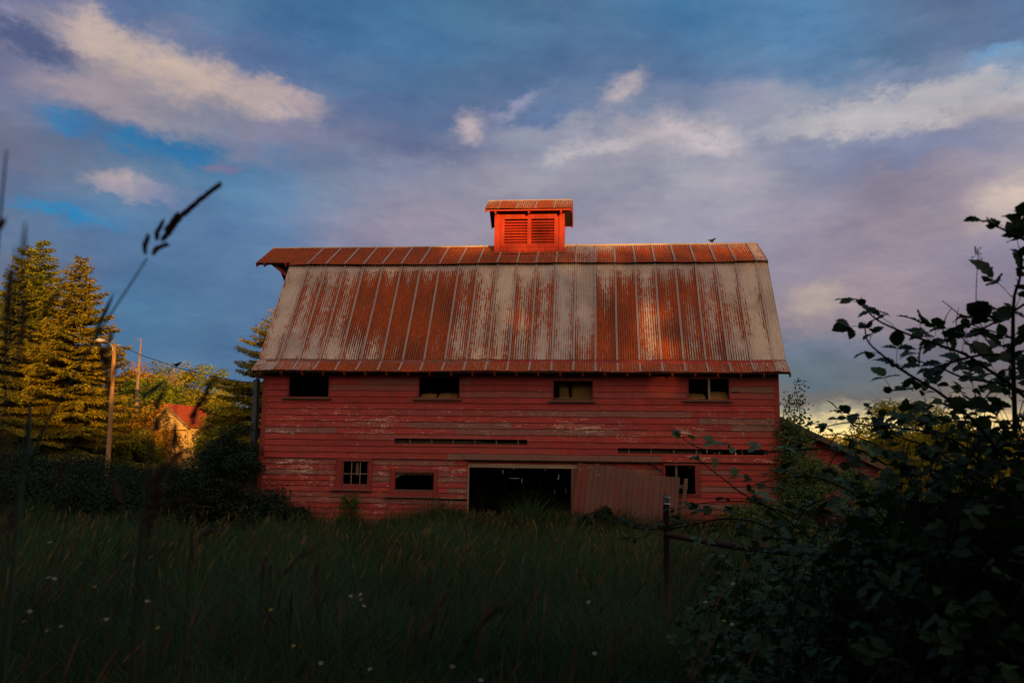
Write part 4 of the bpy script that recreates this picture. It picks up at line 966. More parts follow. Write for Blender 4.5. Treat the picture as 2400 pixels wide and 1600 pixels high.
# the wood behind the photographer, whose long shadow covers the field
def wood_behind():
    rs = np.random.default_rng(77); P_ = []
    def lim(x): return np.interp(x, [-200, 31.5, 33.5, 40.5, 42.5, 43.6, 45, 60, 70, 300], [13.0, 13.0, 17.4, 17.3, 16.75, 16.55, 16.25, 16.2, 15.4, 15.0])
    for i in range(62):
        x = -118+i*5.1+rs.uniform(-1.5, 1.5); y = -78+rs.uniform(-4, 4)*1.0; Rr = 4.4; n = 3600
        cen = unit(rs.normal(0, 1, (30, 3)))*rs.uniform(.5, 1, (30, 1)); q = cen[rs.integers(0, 30, n)]+unit(rs.normal(0, 1, (n, 3)))*rs.uniform(.1, .36, (n, 1))
        P_.append(np.stack([x+q[:, 0]*Rr, y+q[:, 1]*Rr, 12.5+q[:, 2]*6.2], 1))
        n2 = 900; P_.append(np.stack([x+rs.normal(0, 2.8, n2), y+rs.normal(0, 1.5, n2), rs.uniform(0, 12, n2)], 1))
    P_ = np.concatenate(P_); wob = .25*np.sin(P_[:, 0]*2.1)+.2*np.sin(P_[:, 0]*.9+1)+rs.normal(0, .22, len(P_))
    P_ = P_[~((P_[:, 0] > 42.3) & (P_[:, 0] < 52) & (P_[:, 2] > 8.5) & (rs.random(len(P_)) > .26))]; wob = .25*np.sin(P_[:, 0]*2.1)+.2*np.sin(P_[:, 0]*.9+1)+rs.normal(0, .22, len(P_))
    P_ = P_[P_[:, 2] < lim(P_[:, 0])+wob-.45]
    n = len(P_); V, Q = rhombs(P_, rs.normal(0, 1, (n, 3)), rs.normal(0, 1, (n, 3)), np.full(n, .95), np.full(n, .8), .1)
    tag(nmesh('wood', V, Q, M_BRD, None, {'tone': np.repeat(rs.random(n), 4)}), 'dense wood behind the photographer that shades the field', None, None, 'stuff')
wood_behind()
for i, (x, y, H, Rr) in enumerate([(2.5, -31, 7.2, 4.6), (10.5, -29.6, 7.6, 4.6), (18, -28.5, 7.2, 4.6)]):  # crowns added out of view to shade the near grass and brambles
    broadleaf(np.array([x, y, 0]), H, Rr, 'added unseen tree behind the photographer that darkens the near grass, %s' % ['to the left', 'in the middle', 'to the right'][i], M_DBUSH, 300+i, 90, 110, .32, .28, group='added shade trees behind the photographer', clsz=.3)

# ------------------------------------------------------------------ grass
def grass():
    rs = np.random.default_rng(31)
    N = 430000; r_ = 2.0+(rs.random(N)**1.25)*40; th = rs.uniform(-.78, .70, N)-yaw
    x = C0[0]+np.sin(th)*r_; y = C0[1]+np.cos(th)*r_
    k = (y > -.12) & (x > -.02) & (x < X1+.1) | ((y > .9) & (x > 14) & (x < 17.6)); x, y, r_ = x[~k], y[~k], r_[~k]
    # extra along the wall foot
    n2 = 26000; x2 = rs.uniform(-1.5, 17.5, n2); y2 = -.15-np.abs(rs.normal(0, .5, n2)); x = np.r_[x, x2]; y = np.r_[y, y2]; r_ = np.hypot(x-C0[0], y-C0[1])
    cl = (np.sin(x*1.7+y*.6)+np.sin(y*1.9-x*.5+1)+np.sin(x*.45+2)*np.sin(y*.5))/3
    c2 = np.sin(x*4.3+np.sin(y*3.1)*1.5)*np.sin(y*3.7+np.sin(x*2.2)); H = (.52+.24*cl+.13*c2)*rs.uniform(.45, 1.35, len(x)); H *= 1+np.exp(-np.abs(y+.6)/1.1)*(.22+.4*np.sin(x*1.9+.7)*np.sin(x*.83)+.2*np.sin(x*5.1))
    near = np.exp(-((x-8.0)/.85)**2-((y+1.3)/1.2)**2); H *= 1+.55*near+.25*np.exp(-((x-5.4)/.7)**2-((y+.8)/.6)**2)
    H *= np.clip((r_-1.2)/2.5, .35, 1)
    n = len(x); a = rs.uniform(0, 6.28, n); ln = rs.uniform(.1, 1.15, n)*H; wi_ = (.0017+.00042*r_)*rs.uniform(.6, 1.5, n); fa_ = rs.uniform(0, 3.14, n)
    V = np.zeros((n, 8, 3), np.float32); zg = -.03
    for j, t in enumerate((0, .38, .72, 1.)):
        cx = x+np.cos(a)*ln*t**2; cy = y+np.sin(a)*ln*t**2; cz = zg+H*(t-.22*t**3*(ln/H)); w = wi_*(1-t*.93)
        V[:, 2*j, 0] = cx-np.cos(fa_)*w; V[:, 2*j, 1] = cy-np.sin(fa_)*w; V[:, 2*j, 2] = cz
        V[:, 2*j+1, 0] = cx+np.cos(fa_)*w; V[:, 2*j+1, 1] = cy+np.sin(fa_)*w; V[:, 2*j+1, 2] = cz
    Q = (np.arange(n)[:, None, None]*8+np.array([[0, 1, 3, 2], [2, 3, 5, 4], [4, 5, 7, 6]])[None]).reshape(-1, 4)
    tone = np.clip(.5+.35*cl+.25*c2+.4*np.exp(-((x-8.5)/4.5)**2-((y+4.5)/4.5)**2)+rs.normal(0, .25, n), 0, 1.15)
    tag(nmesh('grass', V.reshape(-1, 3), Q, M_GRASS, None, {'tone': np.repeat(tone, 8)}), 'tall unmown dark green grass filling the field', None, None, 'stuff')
    # taller flowering stems within the grass
    m_ = 1700; r2 = 9+(rs.random(m_)**1.0)*16; th = rs.uniform(-.7, .65, m_)-yaw; x = C0[0]+np.sin(th)*r2; y = C0[1]+np.cos(th)*r2
    k = (y > -.15); x, y = x[~k], y[~k]; n3 = 420; x = np.r_[x, rs.uniform(5.2, 9, n3)]; y = np.r_[y, -.2-np.abs(rs.normal(0, .6, n3))]
    m_ = len(x); H = rs.uniform(.6, 1.0, m_); a = rs.normal(.2, 1.3, m_); V, Q = [], []
    ln = rs.uniform(.08, .35, m_); rr = np.hypot(x-C0[0], y-C0[1]); w = .0016+.00022*rr
    ts = (0, .5, .82, .83, .9, .96, 1.); ws = (1, .9, .8, 2.2, 3., 2., .4); V = np.zeros((m_, 14, 3))
    for j, (t, ww) in enumerate(zip(ts, ws)):
        cx = x+np.cos(a)*ln*t**2.2; cy = y+np.sin(a)*ln*t**2.2; cz = H*t*(1-.12*t)
        V[:, 2*j] = np.stack([cx-w*ww, cy, cz], 1); V[:, 2*j+1] = np.stack([cx+w*ww, cy, cz], 1)
    Q = (np.arange(m_)[:, None, None]*14+np.array([[2*j, 2*j+1, 2*j+3, 2*j+2] for j in range(6)])[None]).reshape(-1, 4)
    tag(nmesh('flowering_grass', V.reshape(-1, 3), Q, M_HEADY, None, {'tone': np.repeat(rs.random(m_), 14)}), 'thin straw-coloured seed stems standing through the field grass', None, None, 'stuff')
grass()
def reddish():
    rs = np.random.default_rng(55); m_ = 240; rr = 1.3+rs.random(m_)**1.2*6; th = -.62+rs.random(m_)**1.3*.95-yaw; x = C0[0]+np.sin(th)*rr; y = C0[1]+np.cos(th)*rr
    H = np.minimum(rs.uniform(.75, 1.25, m_), 1.6-rr*.055-.02); a = rs.normal(.3, .9, m_); ln = rs.uniform(.05, .4, m_); w = .0007+.00018*rr
    ts = (0, .4, .7, .84, .86, .9, .95, 1.); ws = (1, 1, .9, .8, 2.6, 3.6, 2.6, .4); V = np.zeros((m_, 16, 3))
    for j, (t, ww) in enumerate(zip(ts, ws)):
        cx = x+np.cos(a)*ln*t**2.6; cy = y+np.sin(a)*ln*t**2.6; cz = H*t*(1-.10*t*t)
        V[:, 2*j] = np.stack([cx-w*ww, cy, cz], 1); V[:, 2*j+1] = np.stack([cx+w*ww, cy, cz], 1)
    Q = (np.arange(m_)[:, None, None]*16+np.array([[2*j, 2*j+1, 2*j+3, 2*j+2] for j in range(7)])[None]).reshape(-1, 4)
    tag(nmesh('reddish_grass', V.reshape(-1, 3), Q, M_HEADD, None, {'tone': np.repeat(rs.random(m_), 16)}), 'dull reddish-brown flowering grass in the left foreground', None, None, 'stuff')
reddish()

# ------------------------------------------------------------------ near grass stalks with seed heads
def smooth(pts, n=24):
    P_ = np.array(pts, float); k = len(P_)
    if k < 3: return [P_[0]+(P_[-1]-P_[0])*t for t in np.linspace(0, 1, n)]
    out = []; t_ = np.linspace(0, k-1, n)
    for t in t_:
        i = min(int(t), k-2); u = t-i; p0, p1, p2, p3 = P_[max(i-1, 0)], P_[i], P_[i+1], P_[min(i+2, k-1)]
        out.append(.5*((2*p1)+(-p0+p2)*u+(2*p0-5*p1+4*p2-p3)*u*u+(-p0+3*p1-3*p2+p3)*u**3))
    return out
def spike(mb, pts, w, rs, dens=2600, fl=.008):
    """a seed head: many small florets hugging an axis"""
    ax = smooth(pts, 30); L_ = sum(np.linalg.norm(ax[i+1]-ax[i]) for i in range(29)); n = int(max(50, L_*dens)); Pn, Dn = [], []
    for i in range(n):
        t = rs.random()*.97; k = int(t*29); p = ax[k]+(ax[k+1]-ax[k])*(t*29-k); d = ax[min(k+1, 29)]-ax[k]; d = d/np.linalg.norm(d)
        s = rs.normal(0, 1, 3); s -= d*(s@d); s /= np.linalg.norm(s); ww = w*math.sin(min(1, t*3.5+.25)*math.pi/2)*(1-t*.72)
        Pn.append(p+s*ww*rs.uniform(.0, .75)); Dn.append(d*1.3+s*.32)
    Pn, Dn = np.array(Pn), np.array(Dn); return Pn, Dn
def stalk(lab, stem, heads, D, w_stem=.0012, group='foreground grass stalks with seed heads', mh=None, leaf=None, headw=.006, ground_=True):
    base = pixD(stem[-1][0], stem[-1][1], D); st = [pixD(*q[:2], q[2] if len(q) > 2 else D) for q in stem]
    if ground_: st.append(np.array([st[-1][0]+.02, st[-1][1]+.01, -.02]))
    root = empty('grass_stalk', (st[-1][0], st[-1][1], 0), lab, 'grass stalk', group)
    MB().tube(smooth(st, 34), [w_stem*(1 if D > 1.1 else .55)*(.6+.7*i/33) for i in range(34)], 6).build('stem', M_STEM if D == 1.12 else M_STEMD, root, True)
    rs = np.random.default_rng(int(stem[0][0]*7+stem[0][1])); AP, AD = [], []
    for h in heads:
        pts = [pixD(*q, D) for q in h[0]]; p_, d_ = spike(None, pts, (h[1] if len(h) > 1 else headw)*(1 if D == 1.12 else .7), rs, 7000 if D == 1.12 else 1500); AP.append(p_); AD.append(d_)
    if AP:
        P_ = np.concatenate(AP); D_ = np.concatenate(AD); n = len(P_)
        V, Q = rhombs(P_, D_, rs.normal(0, 1, (n, 3)), rs.uniform(.006, .010, n)*D**.5, rs.uniform(.002, .0034, n)*D**.5, .1); nmesh('seed_head', V, Q, mh or (M_HEADB if D == 1.12 else M_HEAD), root, {'tone': np.repeat(rs.random(n), 4)})
    for lf in leaf or []:
        pts = smooth([pixD(*q, D) for q in lf[0]], 14); w = lf[1]; V = []
        for i, p in enumerate(pts):
            k = w*math.sin(math.pi*min(1, (i+.8)/13*.94+.03))*.5; sd_ = np.array([.8, .5, .1])*k; V += [p-sd_, p+[0, 0, -k*.3], p+sd_]
        MB().add(V, [(3*i+a, 3*i+a+1, 3*i+a+4, 3*i+a+3) for i in range(13) for a in (0, 1)]).build('blade', M_STEM, root)
    return root
stalk('tallest curving grass stalk, its dark seed head pointing up right against the sky', [(345, 605), (309, 661), (281, 703), (250, 751), (224, 793), (196, 840), (157, 909), (121, 970), (98, 1012), (70, 1090), (45, 1190)],
      [([(376, 567), (395, 545), (420, 512), (460, 476), (490, 452), (511, 436)], .0036), ([(368, 566), (369, 548), (378, 526)], .0026), ([(341, 598), (340, 582), (345, 561)], .0026), ([(357, 600), (366, 586), (384, 576)], .003), ([(388, 552), (396, 533), (412, 508)], .0032)], 1.12, .0017,
      leaf=[([(222, 790), (235, 755), (255, 712), (269, 683)], .006)])
stalk('blurred purple seed head standing in front of the utility pole top', [(252, 884), (250, 960), (243, 1060), (232, 1200)], [([(252, 888), (250, 850), (252, 815), (259, 788)], .0085), ([(247, 868), (241, 840), (238, 822)], .005), ([(252, 935), (256, 905), (270, 865)], .004)], .95)
stalk('blurred forked seed head in front of the small house roof', [(449, 984), (430, 1040), (395, 1130), (372, 1230)], [([(446, 984), (462, 955), (480, 925), (502, 889)], .0075), ([(452, 1000), (455, 975), (463, 948)], .006), ([(470, 950), (482, 925), (486, 905)], .005), ([(448, 1034), (468, 1010), (488, 1000)], .003)], 1.0)
stalk('blurred upright seed head left of the small house gable', [(366, 965), (362, 1030), (352, 1130), (345, 1240)], [([(366, 966), (372, 940), (387, 909)], .005), ([(368, 1012), (371, 985), (384, 965)], .005)], 1.0, leaf=[([(334, 930), (352, 918), (375, 900), (397, 884)], .011)])
stalk('faint seed head just below the small house', [(408, 1060), (402, 1120), (396, 1210)], [([(408, 1056), (409, 1030), (411, 1006)], .006), ([(400, 1085), (415, 1068), (433, 1056)], .003)], .9)
stalk('reddish drooping seed head among the dark hedge, below the house gable', [(352, 1150), (345, 1200), (330, 1290)], [([(352, 1140), (364, 1120), (381, 1096)], .004), ([(357, 1178), (372, 1140), (381, 1100)], .004), ([(362, 1180), (366, 1165), (372, 1158)], .005), ([(338, 1205), (350, 1190), (365, 1180)], .006)], .9)
stalk('wide blurred dark stem at the far left before the conifers', [(22, 640), (16, 720), (8, 800), (2, 900), (0, 1010)], [([(14, 740), (18, 690), (22, 638)], .0028)], .6)
stalk('blurred brown stalk in front of the leftmost conifer', [(59, 717), (52, 790), (42, 860), (28, 960), (20, 1060)], [([(52, 800), (57, 755), (60, 716)], .0024)], .6)
stalk('blurred reddish slanting stalk across the big conifer', [(129, 696), (98, 735), (70, 790), (45, 850), (15, 940)], [([(96, 738), (113, 716), (130, 695)], .0022)], .62)
stalk('bent brown grass head over the dark hedge at the left', [(137, 1137), (139, 1180), (150, 1260)], [([(137, 1137), (142, 1108), (158, 1083)], .0032)], 1.0)
stalk('olive grass head bending to the right beside the dark corner bush', [(372, 1198), (350, 1215), (330, 1270), (322, 1360)], [([(375, 1196), (410, 1180), (450, 1170), (486, 1168)], .0045)], 1.15, mh=M_HEADY)
stalk('short reddish grass head bending right in the lower left grass', [(461, 1276), (450, 1310), (440, 1400)], [([(461, 1275), (480, 1252), (500, 1243), (524, 1240)], .0042)], 1.3)
stalk('long reddish grass head slanting up right before the dark grass', [(662, 1350), (640, 1400), (625, 1480)], [([(662, 1350), (685, 1322), (705, 1302), (729, 1290)], .0042)], 1.5)
stalk('thin red seed head right of the slanting reddish one', [(738, 1378), (742, 1440), (744, 1520)], [([(738, 1377), (741, 1350), (744, 1322)], .0035)], 1.4)
stalk('faint upright seed head left of the slanting reddish one', [(616, 1350), (612, 1400), (608, 1480)], [([(615, 1350), (618, 1328), (624, 1306)], .004)], 1.4)
stalk('dark red seed head slanting in the grass below the doorway', [(984, 1498), (978, 1540), (975, 1590)], [([(984, 1498), (1008, 1455), (1030, 1420), (1047, 1393)], .006)], 1.1)
stalk('long straw-coloured head arching at the bottom centre', [(1064, 1562), (1060, 1590), (1058, 1640)], [([(1064, 1560), (1100, 1500), (1140, 1450), (1175, 1420)], .0045)], 1.1, mh=M_HEADY)
stalk('dim seed head in the grass left of the pole foot', [(15, 1250), (20, 1320), (22, 1400)], [([(15, 1252), (20, 1225), (30, 1205)], .006)], .9)
stalk('brown seed head low between the pole foot and the corner bush', [(350, 1260), (340, 1330), (335, 1400)], [([(348, 1262), (352, 1235), (360, 1215)], .006), ([(330, 1232), (340, 1215), (355, 1205)], .005)], 1.0)
stalk('faint brown stalk right of the pole foot', [(282, 1180), (278, 1240), (276, 1330)], [([(280, 1178), (274, 1150), (266, 1128)], .0045)], 1.0)
stalk('dark speck of a seed head at the very left edge against the sky', [(0, 536), (-6, 600), (-20, 700)], [([(-4, 544), (0, 532), (4, 524)], .003)], .8)

# ------------------------------------------------------------------ wild flowers
def daisy(p, s_, col, lab, grp):
    root = empty('wildflower', (p[0], p[1], 0), lab, 'flower', grp); rs = random.Random(int(p[0]*999))
    MB().tube([(p[0]+.02, p[1], 0), (p[0]+.01, p[1], p[2]*.6), tuple(p)], .0008, 5).build('stem', M_STEMD, root)
    pm = MB(); tx, ty = rs.uniform(-.5, .5), rs.uniform(-.9, -.3)
    n = 11 if col else 5; nn = Vector((tx, ty, 1)).normalized(); a_ = nn.orthogonal().normalized(); b_ = nn.cross(a_); c_ = Vector([float(v) for v in p])
    for k in range(n):
        t = 2*math.pi*k/n+rs.uniform(-.1, .1); t2 = t+2*math.pi/n*.42; t0 = t-2*math.pi/n*.42
        f = lambda t, r_: c_+(a_*math.cos(t)+b_*math.sin(t))*r_
        pm.add([f(t, s_*.2), f(t2, s_*.75), f(t, s_)+nn*s_*.1, f(t0, s_*.75)], [(0, 1, 2, 3)])
    pm.build('petals', M_WHITE if col else M_YEL, root)
    MB().tube([c_-nn*s_*.05, c_+nn*s_*.12, c_+nn*s_*.2], [s_*.27, s_*.24, s_*.08], 8).build('flower_centre', M_YEL, root)
for px, py, D, col, lab in [(117, 1270, 2.6, 1, 'white wildflower highest in the lower left grass'), (32, 1298, 2.6, 1, 'white wildflower nearest the left edge'), (114, 1352, 2.4, 1, 'white wildflower of the close pair in the lower left grass, its left one'), (127, 1355, 2.4, 1, 'white wildflower of the close pair in the lower left grass, its right one'),
        (221, 1374, 2.5, 0, 'pale yellow wildflower right of the white pair at the lower left'), (70, 1432, 2.2, 1, 'white wildflower above the yellow one at the lower left'), (56, 1455, 2.2, 0, 'yellow wildflower closest to the bottom left corner'), (110, 1477, 2.2, 0, 'small yellow wildflower low at the left, right of the brighter yellow one'), (142, 1467, 2.2, 1, 'dim white wildflower low at the left between yellow ones'),
        (345, 1408, 2.5, 1, 'dim white wildflower below the corner bush'), (250, 1450, 2.3, 1, 'dim white wildflower left of the yellow one in the left centre grass'), (370, 1470, 2.3, 0, 'yellow wildflower low in the left centre grass'),
        (822, 1396, 4.2, 1, 'white wildflower left in the small cluster left of the doorway'), (845, 1392, 4.2, 1, 'topmost white wildflower in the small cluster left of the doorway'), (846, 1404, 4.2, 0, 'yellow-centred wildflower in the small cluster left of the doorway'), (853, 1419, 4.0, 1, 'lowest wildflower of the small cluster left of the doorway'), (634, 1428, 3.0, 0, 'pale yellow wildflower alone below the reddish stalks'), (688, 1512, 2.4, 0, 'bright yellow wildflower near the bottom, left of centre'), (752, 1553, 2.3, 1, 'tiny white wildflower by the bottom edge, left of centre'),
        (867, 1567, 2.3, 1, 'white wildflower at the bottom edge, centre left'), (1060, 1561, 2.3, 1, 'white wildflower at the foot of the straw-coloured head'), (1127, 1593, 2.2, 1, 'white wildflower cut by the bottom edge at the centre'), (1379, 1410, 4.0, 1, 'small white wildflower left of the fence post foot'), (1394, 1530, 2.6, 1, 'white wildflower alone near the bottom, below the fence post'),
        (1654, 1410, 3.2, 1, 'white wildflower right of the fence post foot'), (1718, 1367, 3.4, 1, 'white wildflower highest at the right, under the brambles'), (1716, 1462, 2.8, 1, 'white wildflower lowest at the right, under the brambles'), (1697, 1454, 2.8, 0, 'tiny yellow wildflower beside the lowest white one under the brambles')]:
    daisy(pixD(px, py, D), .0038*D**.75 if col else .0034*D**.75, col, lab, 'white and yellow wildflowers in the grass')

# ------------------------------------------------------------------ brambles
LEAF = [(0, 0), (.08, .16), (.16, .27), (.19, .24), (.3, .36), (.34, .33), (.46, .40), (.5, .36), (.62, .36), (.66, .31), (.78, .25), (.82, .19), (.92, .09), (1, 0)]
def leaflets(P_, D_, N_, L_):
    """serrated bramble leaflets with a folded midrib"""
    n = len(P_); D_ = unit(D_); Sd = unit(np.cross(D_, N_)); Nn = np.cross(Sd, D_); L_ = np.asarray(L_).reshape(-1, 1)
    k = len(LEAF); V = np.zeros((n, 3*k, 3)); 
    for i, (t, w) in enumerate(LEAF):
        c_ = P_+D_*L_*t-Nn*L_*(.28*t*t); bz = Nn*L_*(.10 if w else 0)*(1+.5*math.sin(i*2.1))
        V[:, i] = c_; V[:, k+i] = c_+Sd*L_*w+bz*w*2; V[:, 2*k+i] = c_-Sd*L_*w+bz*w*2
    q = [(i, i+1, k+i+1, k+i) for i in range(k-1)]+[(i, 2*k+i, 2*k+i+1, i+1) for i in range(k-1)]
    return V.reshape(-1, 3), (np.arange(n)[:, None, None]*3*k+np.array(q)[None]).reshape(-1, 4)
def trifol(rs, p, d, up, size, st):
    """petiole and three leaflets"""
    pe = p+d*size*.9; st.tube([p, (p+pe)/2+up*size*.06, pe], .0013, 3)
    s = np.cross(d, up); s = s/np.linalg.norm(s); out = []
    out.append((pe+d*size*.12, d+rs.normal(0, .15, 3)-up*.15, up+rs.normal(0, .25, 3), size*rs.uniform(.9, 1.15)))
    for sg in (-1, 1): out.append((pe, d*.35+s*sg+rs.normal(0, .15, 3)-up*.1, up+rs.normal(0, .3, 3), size*rs.uniform(.7, .92)))
    return out
def caneobj(root, pts, rs, r0=.004, size=.06, step=.09, young=.0, leafy=1., start=.0):
    ax = smooth(pts, 40); cb = MB(); cb.tube(ax, [r0*(.45+.75*i/39) for i in range(40)], 6)
    s_ = 0; L_ = []; st = MB(); side = 1; nxt = start
    for i in range(39):
        seg = np.linalg.norm(ax[i+1]-ax[i]); s_ += seg
        if rs.random() < .5:                   # prickles
            a = rs.normal(0, 1, 3); a /= np.linalg.norm(a); p = ax[i]; cb.tube([p, p+a*(r0*2.4)], [r0*.35, r0*.05], 3)
        while s_ > nxt:
            nxt += step*rs.uniform(.7, 1.3)
            if rs.random() > leafy: continue
            d = ax[i+1]-ax[i]; d = d/np.linalg.norm(d); sd = np.cross(d, [0, 0, 1.]); sd /= np.linalg.norm(sd); side = -side
            dd = -d*.35+sd*side*rs.uniform(.3, 1)+np.array([0, 0, rs.uniform(-.05, .7)])+rs.normal(0, .2, 3); dd /= np.linalg.norm(dd)
            k = min(1, .66+s_*1.2); L_ += trifol(rs, ax[i], dd, unit(np.array([rs.normal(0, .25), rs.normal(-.25, .25), 1.])), size*k*rs.uniform(.75, 1.2), st)
    # young tip
    d = ax[0]-ax[2]; d = d/np.linalg.norm(d)
    if leafy > 0:
        for _ in range(4): L_.append((ax[0], d+rs.normal(0, .45, 3), rs.normal(0, 1, 3), size*rs.uniform(.3, .5)))
    if st.v: cb.add(st.v, st.f)
    o = cb.build('cane', M_CANE if leafy > 0 else M_DEAD, root, True)
    if L_:
        P_, D_, N_, S_ = [np.array(v) for v in zip(*L_)]
        N_ = N_-unit(D_)*np.sum(N_*unit(D_), 1, keepdims=True); V, Q = leaflets(P_, D_, N_, S_)
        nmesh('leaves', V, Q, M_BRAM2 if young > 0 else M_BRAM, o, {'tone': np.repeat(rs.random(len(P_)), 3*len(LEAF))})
def mass(root, cens, n, rs, size, mat=None):
    """leaf mass over a mound: list of (centre, radii)"""
    L_ = []; st = MB(); w = np.array([c_[1][0]*c_[1][2] for c_ in cens]); w = w/w.sum()
    for i in range(n):
        c_, r_ = cens[rs.choice(len(cens), p=w)]; u = rs.normal(0, 1, 3); u /= np.linalg.norm(u); u[2] = abs(u[2])*.9 if rs.random() < .8 else u[2]
        k = rs.uniform(.45, 1.0)**.6*(1+.1*rs.normal()); p = np.array(c_)+u*np.array(r_)*k
        if p[2] < .03: p[2] = rs.uniform(.05, .4)
        d = u*.8+rs.normal(0, .5, 3)+[0, 0, -.1]; d /= np.linalg.norm(d); up = unit(u*.5+np.array([0, 0, .9])+rs.normal(0, .25, 3)); up = unit(up-d*(up@d)*.9)
        L_ += trifol(rs, p, d, up, size*rs.uniform(.6, 1.25), st)
    P_, D_, N_, S_ = [np.array(v) for v in zip(*L_)]; V, Q = leaflets(P_, D_, N_, S_)
    nmesh('foliage', V, Q, mat or M_BRAM, root, {'tone': np.repeat(rs.random(len(P_)), 3*len(LEAF))}); st.build('stems', M_CANE, root)
    tn = MB()
    for c_, r_ in cens:                        # canes inside the mound
        for _ in range(16):
            a = rs.uniform(0, 6.28); b = np.array([c_[0]+math.cos(a)*r_[0]*.3, c_[1]+math.sin(a)*r_[1]*.3, 0]); t = np.array(c_)+np.array([math.cos(a)*r_[0]*.8, math.sin(a)*r_[1]*.8, r_[2]*rs.uniform(0, .9)]); m2 = (b+t)/2+[0, 0, r_[2]*.4]
            tn.tube(smooth([b, m2, t], 10), .003, 4)
    tn.build('canes', M_CANE, root)
rs = np.random.default_rng(404)
b1 = empty('bramble_bush', pixD(2250, 1300, 3.4)*[1, 1, 0], 'large near-black bramble thicket with arching leafy canes, filling the right edge', 'bramble', 'bramble bushes')
D1 = 3.3
def PD(L_, D): return [pixD(a, b, D if len(q) == 0 else q[0]) for a, b, *q in L_]
caneobj(b1, PD([(2024, 717), (2055, 749), (2116, 778), (2170, 798), (2259, 829), (2310, 862), (2380, 910), (2450, 980)], 3.0), rs, .0055, .086, .075)
caneobj(b1, PD([(2027, 768), (2035, 801), (2068, 832), (2106, 862), (2165, 898), (2208, 925), (2280, 985), (2360, 1080)], 3.1), rs, .0055, .086, .075)
caneobj(b1, PD([(2394, 600), (2390, 653), (2377, 699), (2374, 793), (2376, 900), (2380, 1020)], 2.9), rs, .007, .094, .075)
caneobj(b1, PD([(2335, 530), (2372, 548), (2420, 575), (2480, 640), (2520, 800), (2500, 1100)], 2.6), rs, .006, .094, .075)
caneobj(b1, PD([(2292, 587), (2292, 602), (2288, 679), (2289, 730), (2297, 758), (2330, 800)], 3.0), rs, .0018, .05, .1, leafy=0)
caneobj(b1, PD([(2208, 704), (2240, 730), (2272, 758), (2348, 783), (2400, 800)], 3.1), rs, .0028, .05, .1, leafy=0)
caneobj(b1, PD([(2231, 722), (2216, 745), (2211, 780), (2230, 830)], 3.1), rs, .0022, .05, .1, leafy=0)
caneobj(b1, PD([(2246, 722), (2245, 778), (2300, 830)], 3.1), rs, .0022, .05, .1, leafy=0)
caneobj(b1, PD([(2090, 915), (2150, 905), (2230, 850), (2330, 830), (2420, 850)], 3.2), rs, .005, .085, .075)
caneobj(b1, PD([(2180, 800), (2230, 792), (2290, 775), (2350, 745), (2420, 700)], 3.0), rs, .004, .085, .065)
caneobj(b1, PD([(2150, 845), (2200, 860), (2260, 885), (2350, 900), (2430, 930)], 3.2), rs, .005, .085, .065)
caneobj(b1, PD([(2042, 970), (2060, 992), (2100, 1020), (2200, 1060), (2320, 1150)], 3.6), rs, .004, .055, .10)
caneobj(b1, PD([(1934, 1000), (1990, 990), (2060, 1000), (2150, 1008), (2250, 1040), (2330, 1120)], 3.7), rs, .005, .08, .065)
caneobj(b1, PD([(2000, 1140), (2013, 1155), (2040, 1172), (2080, 1230), (2150, 1330)], 3.4), rs, .004, .055, .16)
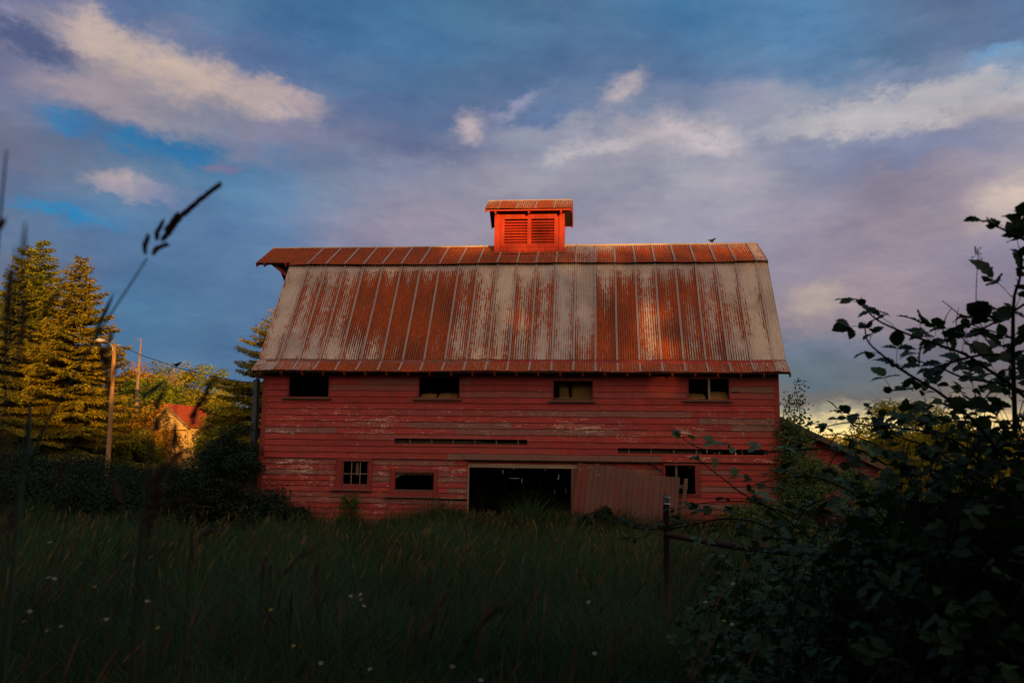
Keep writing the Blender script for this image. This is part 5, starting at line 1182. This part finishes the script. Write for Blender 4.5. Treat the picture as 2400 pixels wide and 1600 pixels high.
# buds on the thin upright stem
bd = MB(); bp_ = pixD(2292, 595, 3.0)
for i in range(9):
    q = bp_+rs.normal(0, 1, 3)*[.010, .008, .016]; bd.tube([bp_, q, q+[0, 0, .003], q+[0, 0, .006]], [.0006, .0012, .0026, .0008], 5)
bd.build('flower_buds', M_DEAD, b1)
def mound(px, pytop, D, rx, ry, zc=0.):
    zt = ht(px, pytop, D); p = gp(px, D); return ((p[0], p[1], zc), (rx, ry, zt-zc))
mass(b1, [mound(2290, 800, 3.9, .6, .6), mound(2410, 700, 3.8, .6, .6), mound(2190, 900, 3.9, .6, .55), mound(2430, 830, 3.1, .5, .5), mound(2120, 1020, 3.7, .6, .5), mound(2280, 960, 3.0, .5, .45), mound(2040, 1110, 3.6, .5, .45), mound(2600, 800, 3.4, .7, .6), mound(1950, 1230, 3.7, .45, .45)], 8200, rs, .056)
b2_ = empty('bramble_bush', gp(1900, 5.6), 'lower bramble mound sprawling over the fence rail, its canes reaching left', 'bramble', 'bramble bushes')
caneobj(b2_, PD([(1593, 1022), (1640, 1050), (1715, 1060), (1800, 1060), (1900, 1052), (2000, 1050), (2080, 1090)], 4.6), rs, .005, .075, .12, young=1)
caneobj(b2_, PD([(1638, 1076), (1660, 1095), (1705, 1129), (1741, 1157), (1820, 1200), (1900, 1260)], 4.8), rs, .0045, .065, .13, young=1)
caneobj(b2_, PD([(1436, 1205), (1461, 1227), (1497, 1238), (1565, 1239), (1621, 1230), (1700, 1215), (1790, 1230), (1880, 1290)], 5.0), rs, .005, .082, .13)
caneobj(b2_, PD([(1580, 1195), (1640, 1180), (1700, 1175), (1780, 1180), (1880, 1220)], 4.9), rs, .004, .075, .1)
caneobj(b2_, PD([(1490, 1262), (1515, 1255), (1545, 1238), (1600, 1225)], 5.0), rs, .003, .07, .15)
caneobj(b2_, PD([(1760, 1140), (1830, 1120), (1920, 1120), (2010, 1160)], 4.6), rs, .004, .07, .09)
caneobj(b2_, PD([(1880, 1040), (1930, 1020), (2000, 1022), (2080, 1060), (2140, 1140)], 4.4), rs, .004, .07, .09)
mass(b2_, [mound(1900, 1150, 5.6, .75, .6), mound(1800, 1195, 5.8, .6, .6), mound(2020, 1180, 5.4, .6, .6), mound(1730, 1240, 6.0, .45, .5), mound(2150, 1010, 5.2, .8, .6), mound(1850, 1260, 4.7, .6, .5), mound(2000, 1230, 4.5, .6, .5)], 3600, rs, .058, M_BRAMG)
